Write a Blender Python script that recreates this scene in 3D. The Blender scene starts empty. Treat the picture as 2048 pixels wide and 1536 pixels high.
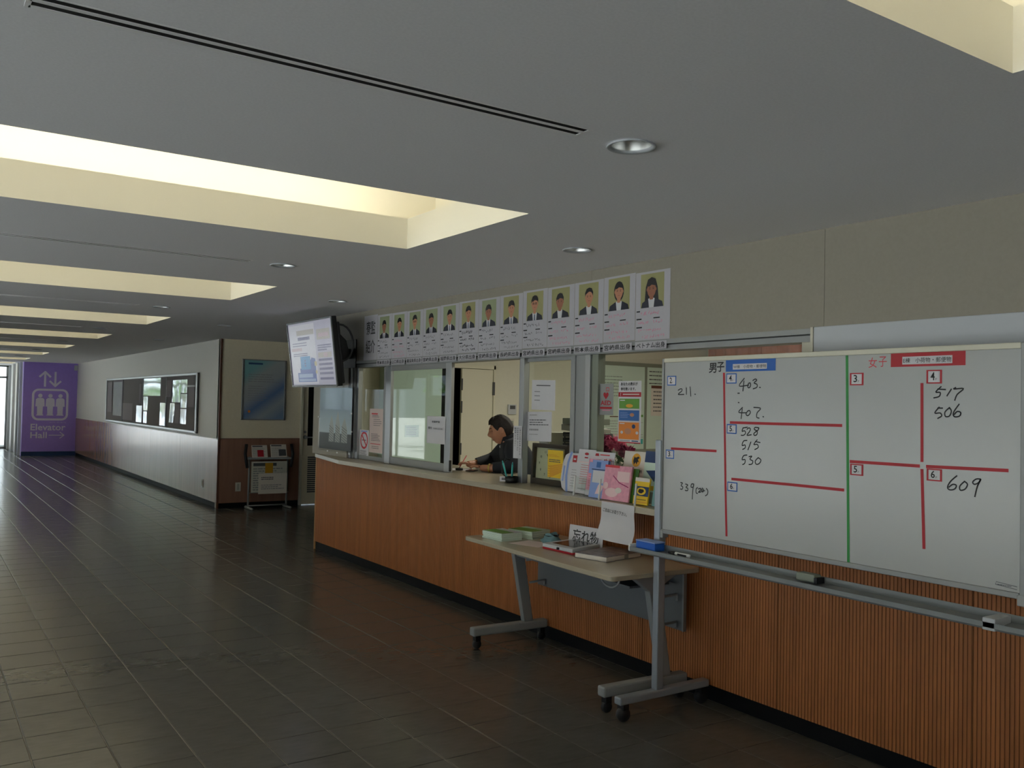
import bpy, bmesh, math, random
from mathutils import Vector, Matrix, noise
from mathutils.geometry import tessellate_polygon
random.seed(7)
S = bpy.context.scene
COL = S.collection
# ------------------------------------------------------------------ camera, world, exposure
cam = bpy.data.objects.new('camera', bpy.data.cameras.new('camera')); COL.objects.link(cam); S.camera = cam
YAW, PIT, ROL, CAMZ = 0.59382, 0.024579, 0.021053, 1.575
fw = Vector((math.sin(YAW)*math.cos(PIT), math.cos(YAW)*math.cos(PIT), math.sin(PIT)))
rt = fw.cross(Vector((0, 0, 1))).normalized(); up = rt.cross(fw)
r2 = rt*math.cos(ROL)+up*math.sin(ROL); u2 = up*math.cos(ROL)-rt*math.sin(ROL)
cam.matrix_world = Matrix(((r2.x, u2.x, -fw.x, 0), (r2.y, u2.y, -fw.y, 0), (r2.z, u2.z, -fw.z, CAMZ), (0, 0, 0, 1)))
cam.data.sensor_width = 36; cam.data.lens = 36*1783.37/2048; cam.data.clip_start = .05; cam.data.clip_end = 300
S.view_settings.view_transform = 'Standard'; S.view_settings.look = 'None'; S.view_settings.gamma = 1
S.view_settings.use_curve_mapping = False; S.view_settings.exposure = 0.0
S.cycles.use_denoising = True; S.cycles.max_bounces = 8; S.cycles.diffuse_bounces = 5; S.cycles.glossy_bounces = 4
S.cycles.transparent_max_bounces = 16; S.cycles.sample_clamp_indirect = 6; S.cycles.caustics_reflective = False; S.cycles.caustics_refractive = False
W = bpy.data.worlds.new('overcast_sky'); S.world = W; W.use_nodes = True
bg = W.node_tree.nodes['Background']; bg.inputs[0].default_value = (.74, .87, 1.0, 1); bg.inputs[1].default_value = 1.0
sl = bpy.data.lights.new('sun', 'SUN'); sl.energy = 27; sl.angle = .05; sl.color = (.93, .97, 1); sun = bpy.data.objects.new('sun', sl); COL.objects.link(sun)
sun.rotation_euler = Vector((-.30, .42, -.86)).to_track_quat('-Z', 'Y').to_euler()      # high sun from behind the building

ZC = 1.02          # top of the reception counter
H = 2.465          # hall ceiling
XW = 3.646         # plane of the office wall facing the hall

def area(name, loc, direction, sx, sy, power, color=(1, 1, 1), portal=False):
    l = bpy.data.lights.new(name, 'AREA'); l.shape = 'RECTANGLE'; l.size = sx; l.size_y = sy; l.energy = power; l.color = color
    if portal: l.cycles.is_portal = True
    o = bpy.data.objects.new(name, l); COL.objects.link(o); o.location = loc
    o.rotation_euler = Vector(direction).to_track_quat('-Z', 'Y').to_euler()
    return o

# daylight openings: the glazed far end and the windows of the left wall
area('daylight_portal', (-.6, 30.35, 1.23), (0, -1, 0), 6.0, 2.4, 1, portal=True)
area('daylight_portal', (-3.55, 3.0, 1.2), (1, 0, 0), 15.2, 2.3, 1, portal=True)
area('daylight_portal', (-3.55, 23.4, 1.2), (1, 0, 0), 13.6, 2.3, 1, portal=True)
COVES = [(-.037+3.40*k, 1.183+3.40*k) for k in range(-1, 9)]
CX0, CX1 = -2.3, 2.345
COVE_W = 16.5
for k, (y0, y1) in enumerate(COVES):      # fluorescent battens lying behind the lips of each ceiling cove
    for yy in (y0-.07, y1+.07):
        area('cove_lamp', ((CX0+CX1)/2, yy, H+.13), (0, 0, 1), CX1-CX0, .06, COVE_W, (1, .97, .86))
for x in (5.4, 7.6):                      # ceiling fluorescents of the office
    for y in (3.6, 6.6):
        area('office_lamp', (x, y, 2.66), (0, 0, -1), .3, 1.2, 21, (1, .98, .84))

# ------------------------------------------------------------------ materials
def lin(c): return tuple((x/255/12.92 if x/255 <= .04045 else ((x/255+.055)/1.055)**2.4) for x in c)
MATS = {}
def M(name, rgb, rough=.5, metal=0, var=0, scale=30, stretch=(1, 1, 1), bump=0, emit=0, spec=.5, srgb=True, alpha=1, trans=0):
    m = bpy.data.materials.new(name); m.use_nodes = True; nt = m.node_tree; b = nt.nodes['Principled BSDF']
    c = lin(rgb) if srgb else rgb
    b.inputs['Base Color'].default_value = (*c, 1); b.inputs['Roughness'].default_value = rough; b.inputs['Metallic'].default_value = metal
    b.inputs['Specular IOR Level'].default_value = spec
    if var or bump:
        tc = nt.nodes.new('ShaderNodeTexCoord'); mp = nt.nodes.new('ShaderNodeMapping'); mp.inputs['Scale'].default_value = stretch
        nz = nt.nodes.new('ShaderNodeTexNoise'); nz.inputs['Scale'].default_value = scale; nz.inputs['Detail'].default_value = 4
        nt.links.new(tc.outputs['Object'], mp.inputs[0]); nt.links.new(mp.outputs[0], nz.inputs[0])
        if var:
            rp = nt.nodes.new('ShaderNodeValToRGB')
            rp.color_ramp.elements[0].position = .3; rp.color_ramp.elements[1].position = .7
            rp.color_ramp.elements[0].color = (*[max(0, x*(1-var)) for x in c], 1); rp.color_ramp.elements[1].color = (*[min(1, x*(1+var)) for x in c], 1)
            nt.links.new(nz.outputs[0], rp.inputs[0]); nt.links.new(rp.outputs[0], b.inputs['Base Color'])
        if bump:
            bp = nt.nodes.new('ShaderNodeBump'); bp.inputs['Strength'].default_value = bump; bp.inputs['Distance'].default_value = .002
            nt.links.new(nz.outputs[0], bp.inputs['Height']); nt.links.new(bp.outputs[0], b.inputs['Normal'])
    if emit:
        b.inputs['Emission Color'].default_value = (*c, 1); b.inputs['Emission Strength'].default_value = emit
    MATS[name] = m
    return m
def glassmat(name, tint, refl=1.45, fac=1.0):
    m = bpy.data.materials.new(name); m.use_nodes = True; nt = m.node_tree; nt.nodes.clear()
    out = nt.nodes.new('ShaderNodeOutputMaterial'); mix = nt.nodes.new('ShaderNodeMixShader')
    ge = nt.nodes.new('ShaderNodeNewGeometry'); dt = nt.nodes.new('ShaderNodeVectorMath'); dt.operation = 'DOT_PRODUCT'
    nt.links.new(ge.outputs['Normal'], dt.inputs[0]); nt.links.new(ge.outputs['Incoming'], dt.inputs[1])
    def mth(op, a, b=None):
        n = nt.nodes.new('ShaderNodeMath'); n.operation = op
        if isinstance(a, (int, float)): n.inputs[0].default_value = a
        else: nt.links.new(a, n.inputs[0])
        if b is not None: n.inputs[1].default_value = b
        if op == 'MULTIPLY_ADD': n.inputs[2].default_value = 1.0
        return n.outputs[0]
    f0 = ((refl-1)/(refl+1))**2        # Schlick reflectance, the same from both faces of a thin pane
    fo = mth('ADD', mth('MULTIPLY', mth('POWER', mth('MULTIPLY_ADD', mth('ABSOLUTE', dt.outputs['Value']), -1.0), 5.0), 1-f0), f0)
    t = nt.nodes.new('ShaderNodeBsdfTransparent'); t.inputs[0].default_value = (*tint, 1)
    g = nt.nodes.new('ShaderNodeBsdfGlossy'); g.inputs['Roughness'].default_value = .02
    nt.links.new(fo, mix.inputs[0]); nt.links.new(t.outputs[0], mix.inputs[1]); nt.links.new(g.outputs[0], mix.inputs[2]); nt.links.new(mix.outputs[0], out.inputs[0])
    MATS[name] = m
M('ceiling_paint', (245, 245, 248), .9, var=.03, scale=120)
M('cove_paint', (240, 236, 222), .8)
M('cream_lightened', (232, 221, 194), .55, var=.03, scale=60)  # lighter copy of the cream paint, makes up for weak alcove light
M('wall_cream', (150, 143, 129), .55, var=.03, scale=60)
M('wall_cream_seam', (110, 103, 90), .8)
M('wall_notice', (202, 199, 190), .5, var=.02, scale=40)
M('wall_back', (190, 186, 174), .7)
M('office_wall', (222, 219, 202), .7, var=.015, scale=30)
M('office_door', (224, 219, 198), .5)
M('office_floor', (120, 118, 110), .6, var=.05)
M('tile', (87, 85, 80), .20, var=.08, scale=9, stretch=(1, 3, 1), bump=.04, spec=.32)
M('grout', (118, 112, 102), .6, var=.1, scale=40)
M('ribbed_wood', (182, 115, 66), .5, var=.16, scale=14, stretch=(1, 1, .05), spec=.35)
M('wood_groove', (140, 86, 46), .7)
M('wood_edge', (186, 140, 88), .5, var=.1, scale=20)
M('dado_wood', (150, 112, 94), .2, var=.10, scale=16, stretch=(1, 1, .06))
M('dado_cap', (196, 190, 180), .4)
M('corner_trim', (104, 66, 50), .5)
M('kick', (12, 12, 13), .6, spec=.2)
M('counter_top', (178, 168, 148), .22, var=.03, scale=90)
M('purple_wall', (166, 138, 226), .5, var=.03, scale=20)
M('purple_print', (228, 222, 240), .6)
M('aluminium', (176, 178, 180), .38, .85)
M('alu_dull', (150, 151, 150), .5, .5)
M('tray_grey', (128, 132, 134), .4)
M('grey_paint', (150, 152, 152), .45)
M('vent_sheen_white', (250, 250, 250), .3)  # metal bars in near white, the window sheen put into the colour
M('plastic_white', (232, 232, 230), .4)
M('grey_mid', (112, 114, 116), .5)
M('grey_dark', (78, 80, 82), .5)
M('steel_light', (158, 164, 172), .35, .3)
M('black', (18, 18, 20), .5)
M('black_gloss', (14, 14, 16), .15)
M('unlit_black', (8, 8, 9), .9)  # near black that paints in the dark of vent slots and open doorway
M('rubber', (34, 34, 36), .6)
M('board_white', (175, 176, 174), .22)
M('panel_white', (190, 193, 198), .5)
M('frame_cream', (208, 204, 186), .4)
M('tape_red', (176, 22, 38), .5)
M('tape_green', (34, 140, 58), .5)
M('tape_blue', (18, 92, 178), .5)
M('ink', (24, 24, 26), .6)
M('ink_grey', (92, 92, 96), .7)
M('ink_faint', (150, 148, 150), .7)
M('ink_red', (206, 62, 70), .6)
M('ink_pink', (232, 120, 158), .7)
M('paper', (208, 206, 210), .7, var=.015, scale=25)
M('paper_warm', (222, 214, 204), .75)
M('paper_pink', (216, 196, 190), .7)
M('paper_green', (206, 224, 210), .7)
M('sheet_paper', (186, 183, 189), .7, var=.015, scale=25)
M('photo_yellow', (158, 154, 104), .4)
M('photo_green', (150, 158, 120), .4)
M('photo_skin', (190, 132, 100), .5)
M('photo_skin_dark', (160, 104, 78), .5)
M('photo_hair', (30, 27, 30), .5)
M('photo_suit', (36, 38, 52), .5)
M('photo_shirt', (208, 208, 210), .5)
M('photo_tie', (96, 104, 128), .5)
M('orange_print', (224, 130, 40), .4)
M('green_print', (96, 152, 54), .4)
M('blue_print', (44, 98, 166), .4)
M('light_blue_print', (134, 158, 214), .4)
M('navy_print', (28, 58, 104), .4)
M('yellow_print', (236, 196, 40), .4)
M('yellow_orange', (222, 160, 40), .4)
M('magenta', (164, 44, 98), .7, var=.25, scale=80)
M('pink_flower', (236, 120, 160), .7, var=.2, scale=80)
M('leaf_green', (62, 104, 52), .6, var=.2, scale=40)
M('pink_leaflet', (226, 156, 176), .45, var=.12, scale=40)
M('pink_pale', (236, 202, 204), .45)
M('teal', (60, 178, 176), .4)
M('teal_cloth', (106, 140, 146), .8, var=.1, scale=60)
M('eraser_blue', (22, 92, 190), .6)
M('grey_box', (170, 168, 156), .6)
M('green_grey', (134, 140, 128), .6)
M('pale_green_steel', (198, 222, 210), .4)
M('clock_wood', (58, 44, 36), .5)
M('clock_face', (206, 202, 174), .5)
M('curtain', (196, 136, 116), .8, var=.12, scale=8)
M('skin', (196, 138, 108), .5, var=.04, scale=60)
M('lip', (160, 92, 82), .5)
M('hair', (34, 27, 25), .75, var=.35, scale=140, stretch=(1, 1, .3))
M('jacket', (24, 27, 36), .8, var=.15, scale=120)
M('trousers', (44, 46, 54), .8)
M('gold', (196, 168, 96), .3, .9)
M('poster_sky', (120, 140, 156), .3, var=.18, scale=7, stretch=(1, 1, .25))
M('poster_blue', (54, 86, 128), .3)
M('poster_teal', (112, 160, 160), .3)
M('poster_grey', (150, 150, 140), .3)
M('laminate', (206, 220, 208), .06, var=.06, scale=6, spec=.9)  # pale green of the outdoor reflection is put into the base colour
M('notice_felt', (120, 116, 118), .9)
M('notice_paper', (140, 134, 140), .8)
M('magazine', (120, 112, 112), .35, var=.5, scale=26)
M('reflector', (232, 232, 230), .28, .85)
M('foliage', (86, 128, 60), .8, var=.35, scale=6)
M('bark', (92, 76, 60), .9)
M('outside_ground', (196, 194, 188), .9, var=.06, scale=2)
M('outside_wall', (206, 212, 220), .9)
M('plastic_switch', (208, 202, 190), .4)
M('lamp_diffuser', (255, 250, 225), .5, emit=3.0)
for n, c in (('scr_bg', (196, 192, 214)), ('scr_white', (226, 226, 236)), ('scr_beige', (186, 176, 166)), ('scr_text', (88, 78, 132)), ('scr_cyan', (40, 150, 214)), ('scr_blue', (40, 84, 176)), ('scr_pink', (206, 178, 186)), ('scr_yellow', (206, 190, 130)), ('scr_pale', (160, 184, 222))):
    M(n, c, .2, emit=.30); MATS[n].node_tree.nodes['Principled BSDF'].inputs['Base Color'].default_value = (.02, .02, .025, 1)
glassmat('glass', (.98, .99, .98)); glassmat('glass_green', (.955, .975, .95)); glassmat('glass_door', (.95, .97, .98)); glassmat('acrylic', (.95, .97, .96), 1.25)

def gradient(name, cols, k):       # printed colour gradient across a sheet, object space: t = x*k[0] + z*k[1] + k[2]
    m = M(name, (128, 128, 128), .3); nt = m.node_tree; b = nt.nodes['Principled BSDF']; tc = nt.nodes.new('ShaderNodeTexCoord'); d = nt.nodes.new('ShaderNodeVectorMath'); d.operation = 'DOT_PRODUCT'; d.inputs[1].default_value = (k[0], k[3] if len(k) > 3 else 0, k[1])
    a = nt.nodes.new('ShaderNodeMath'); a.inputs[1].default_value = k[2]; r = nt.nodes.new('ShaderNodeValToRGB')
    for i, (p, c) in enumerate(cols):
        e = r.color_ramp.elements[i] if i < 2 else r.color_ramp.elements.new(p)
        e.position = p; e.color = (*lin(c), 1)
    nt.links.new(tc.outputs['Object'], d.inputs[0]); nt.links.new(d.outputs['Value'], a.inputs[0]); nt.links.new(a.outputs[0], r.inputs[0]); nt.links.new(r.outputs[0], b.inputs['Base Color'])
gradient('poster_fade', ((0, (120, 146, 176)), (1, (130, 182, 184)), (.20, (164, 172, 176)), (.40, (98, 128, 172)), (.60, (168, 174, 178)), (.82, (176, 182, 180))), (-.75, 1.0, .12))
gradient('building_fade', ((0, (96, 100, 96)), (1, (150, 172, 186)), (.2, (108, 112, 108)), (.3, (166, 178, 182)), (.65, (112, 136, 152))), (0, 1.5, 0))
# ------------------------------------------------------------------ mesh builder
class Fr:                      # a flat frame: origin, right (u), up (v), outward normal
    def __init__(s, o, u, v):
        s.o = Vector(o); s.u = Vector(u).normalized(); s.v = Vector(v).normalized(); s.n = s.u.cross(s.v)
    def p(s, a, b, d=0): return s.o+s.u*a+s.v*b+s.n*d
def FX(x): return Fr((x, 0, 0), (0, -1, 0), (0, 0, 1))      # faces the hall; a = -Y, b = z
def FY(y): return Fr((0, y, 0), (1, 0, 0), (0, 0, 1))       # faces -Y; a = X, b = z
TXT = {}
def text_geo(s, bold=0):
    if (s, bold) not in TXT:
        cu = bpy.data.curves.new('lettering', 'FONT'); cu.body = s; cu.resolution_u = 2; cu.offset = bold
        ob = bpy.data.objects.new('lettering', cu); COL.objects.link(ob)
        dg = bpy.context.evaluated_depsgraph_get(); dg.update()
        me = bpy.data.meshes.new_from_object(ob.evaluated_get(dg))
        vs = [(v.co.x, v.co.y) for v in me.vertices]; fs = [tuple(p.vertices) for p in me.polygons]
        bpy.data.objects.remove(ob); bpy.data.meshes.remove(me); bpy.data.curves.remove(cu)
        if not vs: vs = [(0, 0)]
        x0 = min(v[0] for v in vs); x1 = max(v[0] for v in vs); y0 = min(v[1] for v in vs); y1 = max(v[1] for v in vs)
        TXT[(s, bold)] = ([((x-x0)/max(x1-x0, 1e-6), (y-y0)/max(y1-y0, 1e-6)) for x, y in vs], fs, (x1-x0)/max(y1-y0, 1e-6))
    return TXT[(s, bold)]
class MB:
    def __init__(s): s.v = []; s.f = []; s.m = []; s.s = []; s.k = 0
    def lay(s, d): s.k += 1; return d+s.k*1e-5       # printed layers never share a plane
    def add(s, vs, fs, m, smooth=False):
        b = len(s.v); s.v += [tuple(v) for v in vs]; s.f += [[i+b for i in f] for f in fs]; s.m += [m]*len(fs); s.s += [smooth]*len(fs); return s
    def box(s, x0, x1, y0, y1, z0, z1, m):
        x0, x1 = min(x0, x1), max(x0, x1); y0, y1 = min(y0, y1), max(y0, y1); z0, z1 = min(z0, z1), max(z0, z1)
        return s.add([(x, y, z) for z in (z0, z1) for y in (y0, y1) for x in (x0, x1)], [(0, 2, 3, 1), (4, 5, 7, 6), (0, 1, 5, 4), (2, 6, 7, 3), (0, 4, 6, 2), (1, 3, 7, 5)], m)
    def bar(s, p, q, w, h, m, upv=(0, 0, 1)):       # rectangular bar p->q, width w, height h
        p = Vector(p); q = Vector(q); d = (q-p).normalized(); a = d.cross(Vector(upv))
        if a.length < 1e-4: a = d.cross(Vector((0, 1, 0)))
        a.normalize(); b = a.cross(d); vs = []
        for c in (p, q):
            for i, j in ((-1, -1), (1, -1), (1, 1), (-1, 1)): vs.append(c+a*w/2*i+b*h/2*j)
        return s.add(vs, [(0, 1, 2, 3), (7, 6, 5, 4), (0, 4, 5, 1), (1, 5, 6, 2), (2, 6, 7, 3), (3, 7, 4, 0)], m)
    def prism(s, pts, d, m):                         # polygon pts extruded by vector d
        n = len(pts); d = Vector(d); vs = [Vector(p) for p in pts]+[Vector(p)+d for p in pts]
        return s.add(vs, [tuple(range(n))[::-1], tuple(range(n, 2*n))]+[(i, (i+1) % n, n+(i+1) % n, n+i) for i in range(n)], m)
    def tube(s, pts, r, m, n=8, caps=True):
        pts = [Vector(p) for p in pts]; rs = r if isinstance(r, (list, tuple)) else [r]*len(pts); rings = []; a = None
        for i, p in enumerate(pts):
            d = (pts[min(i+1, len(pts)-1)]-pts[max(i-1, 0)]).normalized()
            if a is None: a = d.orthogonal().normalized()
            a = (a-d*a.dot(d)).normalized(); b = d.cross(a)
            rings.append([p+(a*math.cos(t*2*math.pi/n)+b*math.sin(t*2*math.pi/n))*rs[i] for t in range(n)])
        fs = [(i*n+t, i*n+(t+1) % n, (i+1)*n+(t+1) % n, (i+1)*n+t) for i in range(len(pts)-1) for t in range(n)]
        if caps: fs += [tuple(range(n))[::-1], tuple(range((len(pts)-1)*n, len(pts)*n))]
        return s.add([v for r_ in rings for v in r_], fs, m, True)
    def lathe(s, prof, c, m, n=24, ax=(0, 0, 1), smooth=True):   # prof: (radius, height)
        c = Vector(c); ax = Vector(ax).normalized(); a = ax.orthogonal().normalized(); b = ax.cross(a)
        vs = [c+ax*h+(a*math.cos(t*2*math.pi/n)+b*math.sin(t*2*math.pi/n))*max(r, 1e-5) for r, h in prof for t in range(n)]
        fs = [(i*n+t, i*n+(t+1) % n, (i+1)*n+(t+1) % n, (i+1)*n+t) for i in range(len(prof)-1) for t in range(n)]
        return s.add(vs, fs, m, smooth)
    def ball(s, c, r, m, nu=12, nv=8, rot=None):
        c = Vector(c); r = (r, r, r) if not isinstance(r, (tuple, list)) else r; vs = []
        for j in range(nv+1):
            ph = math.pi*j/nv
            for i in range(nu):
                t = 2*math.pi*i/nu; v = Vector((r[0]*math.sin(ph)*math.cos(t), r[1]*math.sin(ph)*math.sin(t), r[2]*math.cos(ph)))
                vs.append(c+(rot @ v if rot else v))
        return s.add(vs, [(j*nu+i, (j+1)*nu+i, (j+1)*nu+(i+1) % nu, j*nu+(i+1) % nu) for j in range(nv) for i in range(nu)], m, True)
    # flat work on a frame
    def slab(s, F, a0, a1, b0, b1, t, m, d0=0):
        vs = [F.p(a, b, d) for d in (d0, d0+t) for b in (b0, b1) for a in (a0, a1)]
        return s.add(vs, [(0, 2, 3, 1), (4, 5, 7, 6), (0, 1, 5, 4), (2, 6, 7, 3), (0, 4, 6, 2), (1, 3, 7, 5)], m)
    def rect(s, F, a0, a1, b0, b1, m, d=.001): d = s.lay(d); return s.add([F.p(a0, b0, d), F.p(a1, b0, d), F.p(a1, b1, d), F.p(a0, b1, d)], [(0, 1, 2, 3)], m)
    def poly(s, F, pts, m, d=.001): d = s.lay(d); return s.add([F.p(a, b, d) for a, b in pts], [tuple(range(len(pts)))], m)
    def ell(s, F, ca, cb, ra, rb, m, d=.001, n=20): return s.poly(F, [(ca+ra*math.cos(2*math.pi*i/n), cb+rb*math.sin(2*math.pi*i/n)) for i in range(n)], m, d)
    def stroke(s, F, pts, w, m, d=.001):
        d = s.lay(d); P = [Vector(p) for p in pts]; n = len(P); L = []; R = []
        for i in range(n):
            t = (P[min(i+1, n-1)]-P[max(i-1, 0)])
            if t.length < 1e-9: t = P[min(i+1, n-1)]-P[i]
            t = t.normalized(); k = Vector((-t.y, t.x))*w/2
            e = t*(w*.3 if i == n-1 else -w*.3 if i == 0 else 0)
            L.append(P[i]+k+e); R.append(P[i]-k+e)
        vs = [F.p(p.x, p.y, d) for p in L]+[F.p(p.x, p.y, d) for p in R]
        return s.add(vs, [(i, n+i, n+i+1, i+1) for i in range(n-1)], m)
    def ring(s, F, a0, a1, b0, b1, w, m, d=.001):
        s.rect(F, a0, a1, b0, b0+w, m, d); s.rect(F, a0, a1, b1-w, b1, m, d); s.rect(F, a0, a0+w, b0+w, b1-w, m, d); return s.rect(F, a1-w, a1, b0+w, b1-w, m, d)
    def text(s, F, t, a, b, h=None, w=None, m='ink', d=.0015, bold=0, center=False):
        vs, fs, asp = text_geo(t, bold)
        if h is None: h = w/asp
        if w is None: w = h*asp
        if center: a -= w/2
        return s.add([F.p(a+x*w, b+y*h, d) for x, y in vs], fs, m)
    def lines(s, F, a0, a1, b0, b1, n, m, h=.35, d=.0012, rag=.35, rnd=None):    # rows of illegible small print
        r = rnd or random
        for i in range(n):
            y = b1-(i+.5)*(b1-b0)/n; hh = (b1-b0)/n*h/2; x = a0; e = a1-(a1-a0)*rag*r.random()
            while x < e:
                l = (a1-a0)*r.uniform(.05, .16); s.rect(F, x, min(x+l, e), y-hh, y+hh, m, d); x += l+(a1-a0)*.02
        return s
    def build(s, name, parent=None, bevel=0, label=None, cat=None, group=None, kind=None, smooth=None, segs=2):
        me = bpy.data.meshes.new(name); names = []
        for m in s.m:
            if m not in names: names.append(m)
        vs = [Vector(v) for v in s.v]
        o = bpy.data.objects.new(name, me)
        if parent is None:
            xs = [v.x for v in vs]; ys = [v.y for v in vs]; zs = [v.z for v in vs]
            loc = Vector(((min(xs)+max(xs))/2, (min(ys)+max(ys))/2, min(zs))); o.location = loc; vs = [v-loc for v in vs]; ROOT[o] = Matrix.Translation(loc)
        else:
            R = ROOT[parent]; inv = R.inverted(); vs = [inv @ v for v in vs]; o.parent = parent; ROOT[o] = R
        me.from_pydata(vs, [], s.f)
        for n in names: me.materials.append(MATS[n])
        idx = {n: i for i, n in enumerate(names)}
        me.polygons.foreach_set('material_index', [idx[m] for m in s.m]); me.polygons.foreach_set('use_smooth', s.s if smooth is None else [smooth]*len(s.f))
        me.update(); COL.objects.link(o)
        if bevel:
            md = o.modifiers.new('bevel', 'BEVEL'); md.width = bevel; md.segments = segs; md.limit_method = 'ANGLE'
        tag(o, label, cat, group, kind)
        return o
ROOT = {}
def tag(o, label=None, cat=None, group=None, kind=None):
    for k, v in (('label', label), ('category', cat), ('group', group), ('kind', kind)):
        if v: o[k] = v
    return o
def thing(name, label, cat, loc, rz=0, group=None, kind=None):
    o = bpy.data.objects.new(name, None); COL.objects.link(o); o.location = loc; o.rotation_euler = (0, 0, rz); o.empty_display_size = .1
    ROOT[o] = Matrix.Translation(Vector(loc)) @ Matrix.Rotation(rz, 4, 'Z')
    return tag(o, label, cat, group, kind)
def struct(mb, name, parent=None, bevel=0): return mb.build(name, parent, bevel, kind=None if parent else 'structure')

# ------------------------------------------------------------------ floor: grout slab and 30 cm tiles
fl = MB().box(-3.6, 9.9, -5, 30.6, -.12, -.004, 'grout'); floor = struct(fl, 'floor')
TX, TY = .307, .302
cells = []
for i in range(-13, 19):
    for j in range(-27, 91):
        x0 = .486+TX*i; y0 = 3.162+TY*j; x1 = x0+TX; y1 = y0+TY
        if x0 < -3.6 or x1 < -3.5: continue
        if y1 < 9.25 and x0 > 3.66: continue
        if y0 > 13.1 and x0 > 3.74: continue
        if x0 > 6.2: continue
        x1 = min(x1, 3.66 if y1 < 9.3 else (6.3 if y0 < 13.1 else 3.76))
        cells.append((x0, y0, x1, y1))
def seen(c):
    x = (c[0]+c[2])/2; y = (c[1]+c[3])/2
    d = Vector((x, y, -CAMZ)); z = d.dot(fw)
    if z < .5: return None
    px = d.dot(r2)/z*1783.37; py = -d.dot(u2)/z*1783.37
    if abs(px) > 1040 or py > 800: return None
    if x > 3.3 and 3.3 < y < 9.2 and False: return None
    return z
vis = sorted([(seen(c), c) for c in cells if seen(c)])
PARTS = [c for _, c in vis[:298]]; pset = set(PARTS)
def tile_mb(x0, y0, x1, y1, mb):
    g = .0028; e = .0022; x0 += g; y0 += g; x1 -= g; y1 -= g
    if x1-x0 < .02: return
    vs = [(x0, y0, -.006), (x1, y0, -.006), (x1, y1, -.006), (x0, y1, -.006), (x0, y0, -.0018), (x1, y0, -.0018), (x1, y1, -.0018), (x0, y1, -.0018), (x0+e, y0+e, 0), (x1-e, y0+e, 0), (x1-e, y1-e, 0), (x0+e, y1-e, 0)]
    mb.add(vs, [(0, 1, 5, 4), (1, 2, 6, 5), (2, 3, 7, 6), (3, 0, 4, 7), (4, 5, 9, 8), (5, 6, 10, 9), (6, 7, 11, 10), (7, 4, 8, 11), (8, 9, 10, 11)], 'tile')
shared = {}
for c in PARTS:
    k = (round(c[2]-c[0], 3), round(c[3]-c[1], 3))
    if k not in shared:
        mb = MB(); tile_mb(0, 0, k[0], k[1], mb); me = bpy.data.meshes.new('tile'); me.from_pydata(mb.v, [], mb.f); me.materials.append(MATS['tile']); shared[k] = me
    o = bpy.data.objects.new('tile', shared[k]); COL.objects.link(o); o.parent = floor
    o.location = ROOT[floor].inverted() @ Vector((c[0], c[1], 0))
mb = MB()
for c in cells:
    if c not in pset: tile_mb(*c, mb)
o = mb.build('tile_field', floor); o['kind'] = 'stuff'

# ------------------------------------------------------------------ ceiling with light coves, slot vents and downlight holes
LIGHT1 = [(2.0, 2.27+3.4*k) for k in range(-1, 8)]; LIGHT2 = [(3.1, 3.96+3.4*k) for k in range(-1, 4)]
VENTS = [(.197, 1.78, 2.262+3.4*k-.002*k) for k in range(0, 7)]
RD = .075
outer = [(-3.6, -5), (3.7, -5), (3.7, 9.25), (6.3, 9.25), (6.3, 13.2), (3.78, 13.2), (3.78, 30.6), (-3.6, 30.6)]
def circ(x, y, r, n=20): return [(x+r*math.cos(2*math.pi*i/n), y+r*math.sin(2*math.pi*i/n)) for i in range(n)]
loops = [outer]+[[(CX0, a), (CX0, b), (CX1, b), (CX1, a)] for a, b in COVES if a > -4.9 and b < 30.5]
loops += [circ(x, y, RD)[::-1] for x, y in LIGHT1+LIGHT2] + [[(a, y-.042), (a, y+.042), (b, y+.042), (b, y-.042)] for a, b, y in VENTS]
# the office and rest of the building are closed above by an unseen roof slab added to block sky light
tri = tessellate_polygon([[Vector((x, y, 0)) for x, y in l] for l in loops])
allp = [p for l in loops for p in l]
mb = MB(); mb.add([(x, y, H) for x, y in allp], [t for t in tri], 'ceiling_paint')
ceiling = struct(mb, 'ceiling')
struct(MB().box(-3.9, 10.1, -5.3, 31.3, 3.1, 3.3, 'wall_back'), 'ceiling_roof')
for a, b in COVES:
    if a < -4.9 or b > 30.5: continue
    m = MB(); lip = .175; g = .40; top = .62
    R0 = [(CX0, a), (CX1, a), (CX1, b), (CX0, b)]; t = .012
    Rt = [(CX0-t, a-t), (CX1+t, a-t), (CX1+t, b+t), (CX0-t, b+t)]
    Rg = [(CX0-g, a-g), (CX1+g, a-g), (CX1+g, b+g), (CX0-g, b+g)]
    L = [[(x, y, z) for x, y in R] for R, z in ((R0, H), (R0, H+lip), (Rt, H+lip), (Rt, H+.08), (Rg, H+.08), (Rg, H+top))]
    vs = [v for l in L for v in l]
    fs = [(k*4+i, k*4+(i+1) % 4, k*4+4+(i+1) % 4, k*4+4+i) for k in range(5) for i in range(4)]+[(20, 21, 22, 23)]
    m.add(vs, fs, 'cove_paint'); m.build('light_cove', ceiling)
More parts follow.
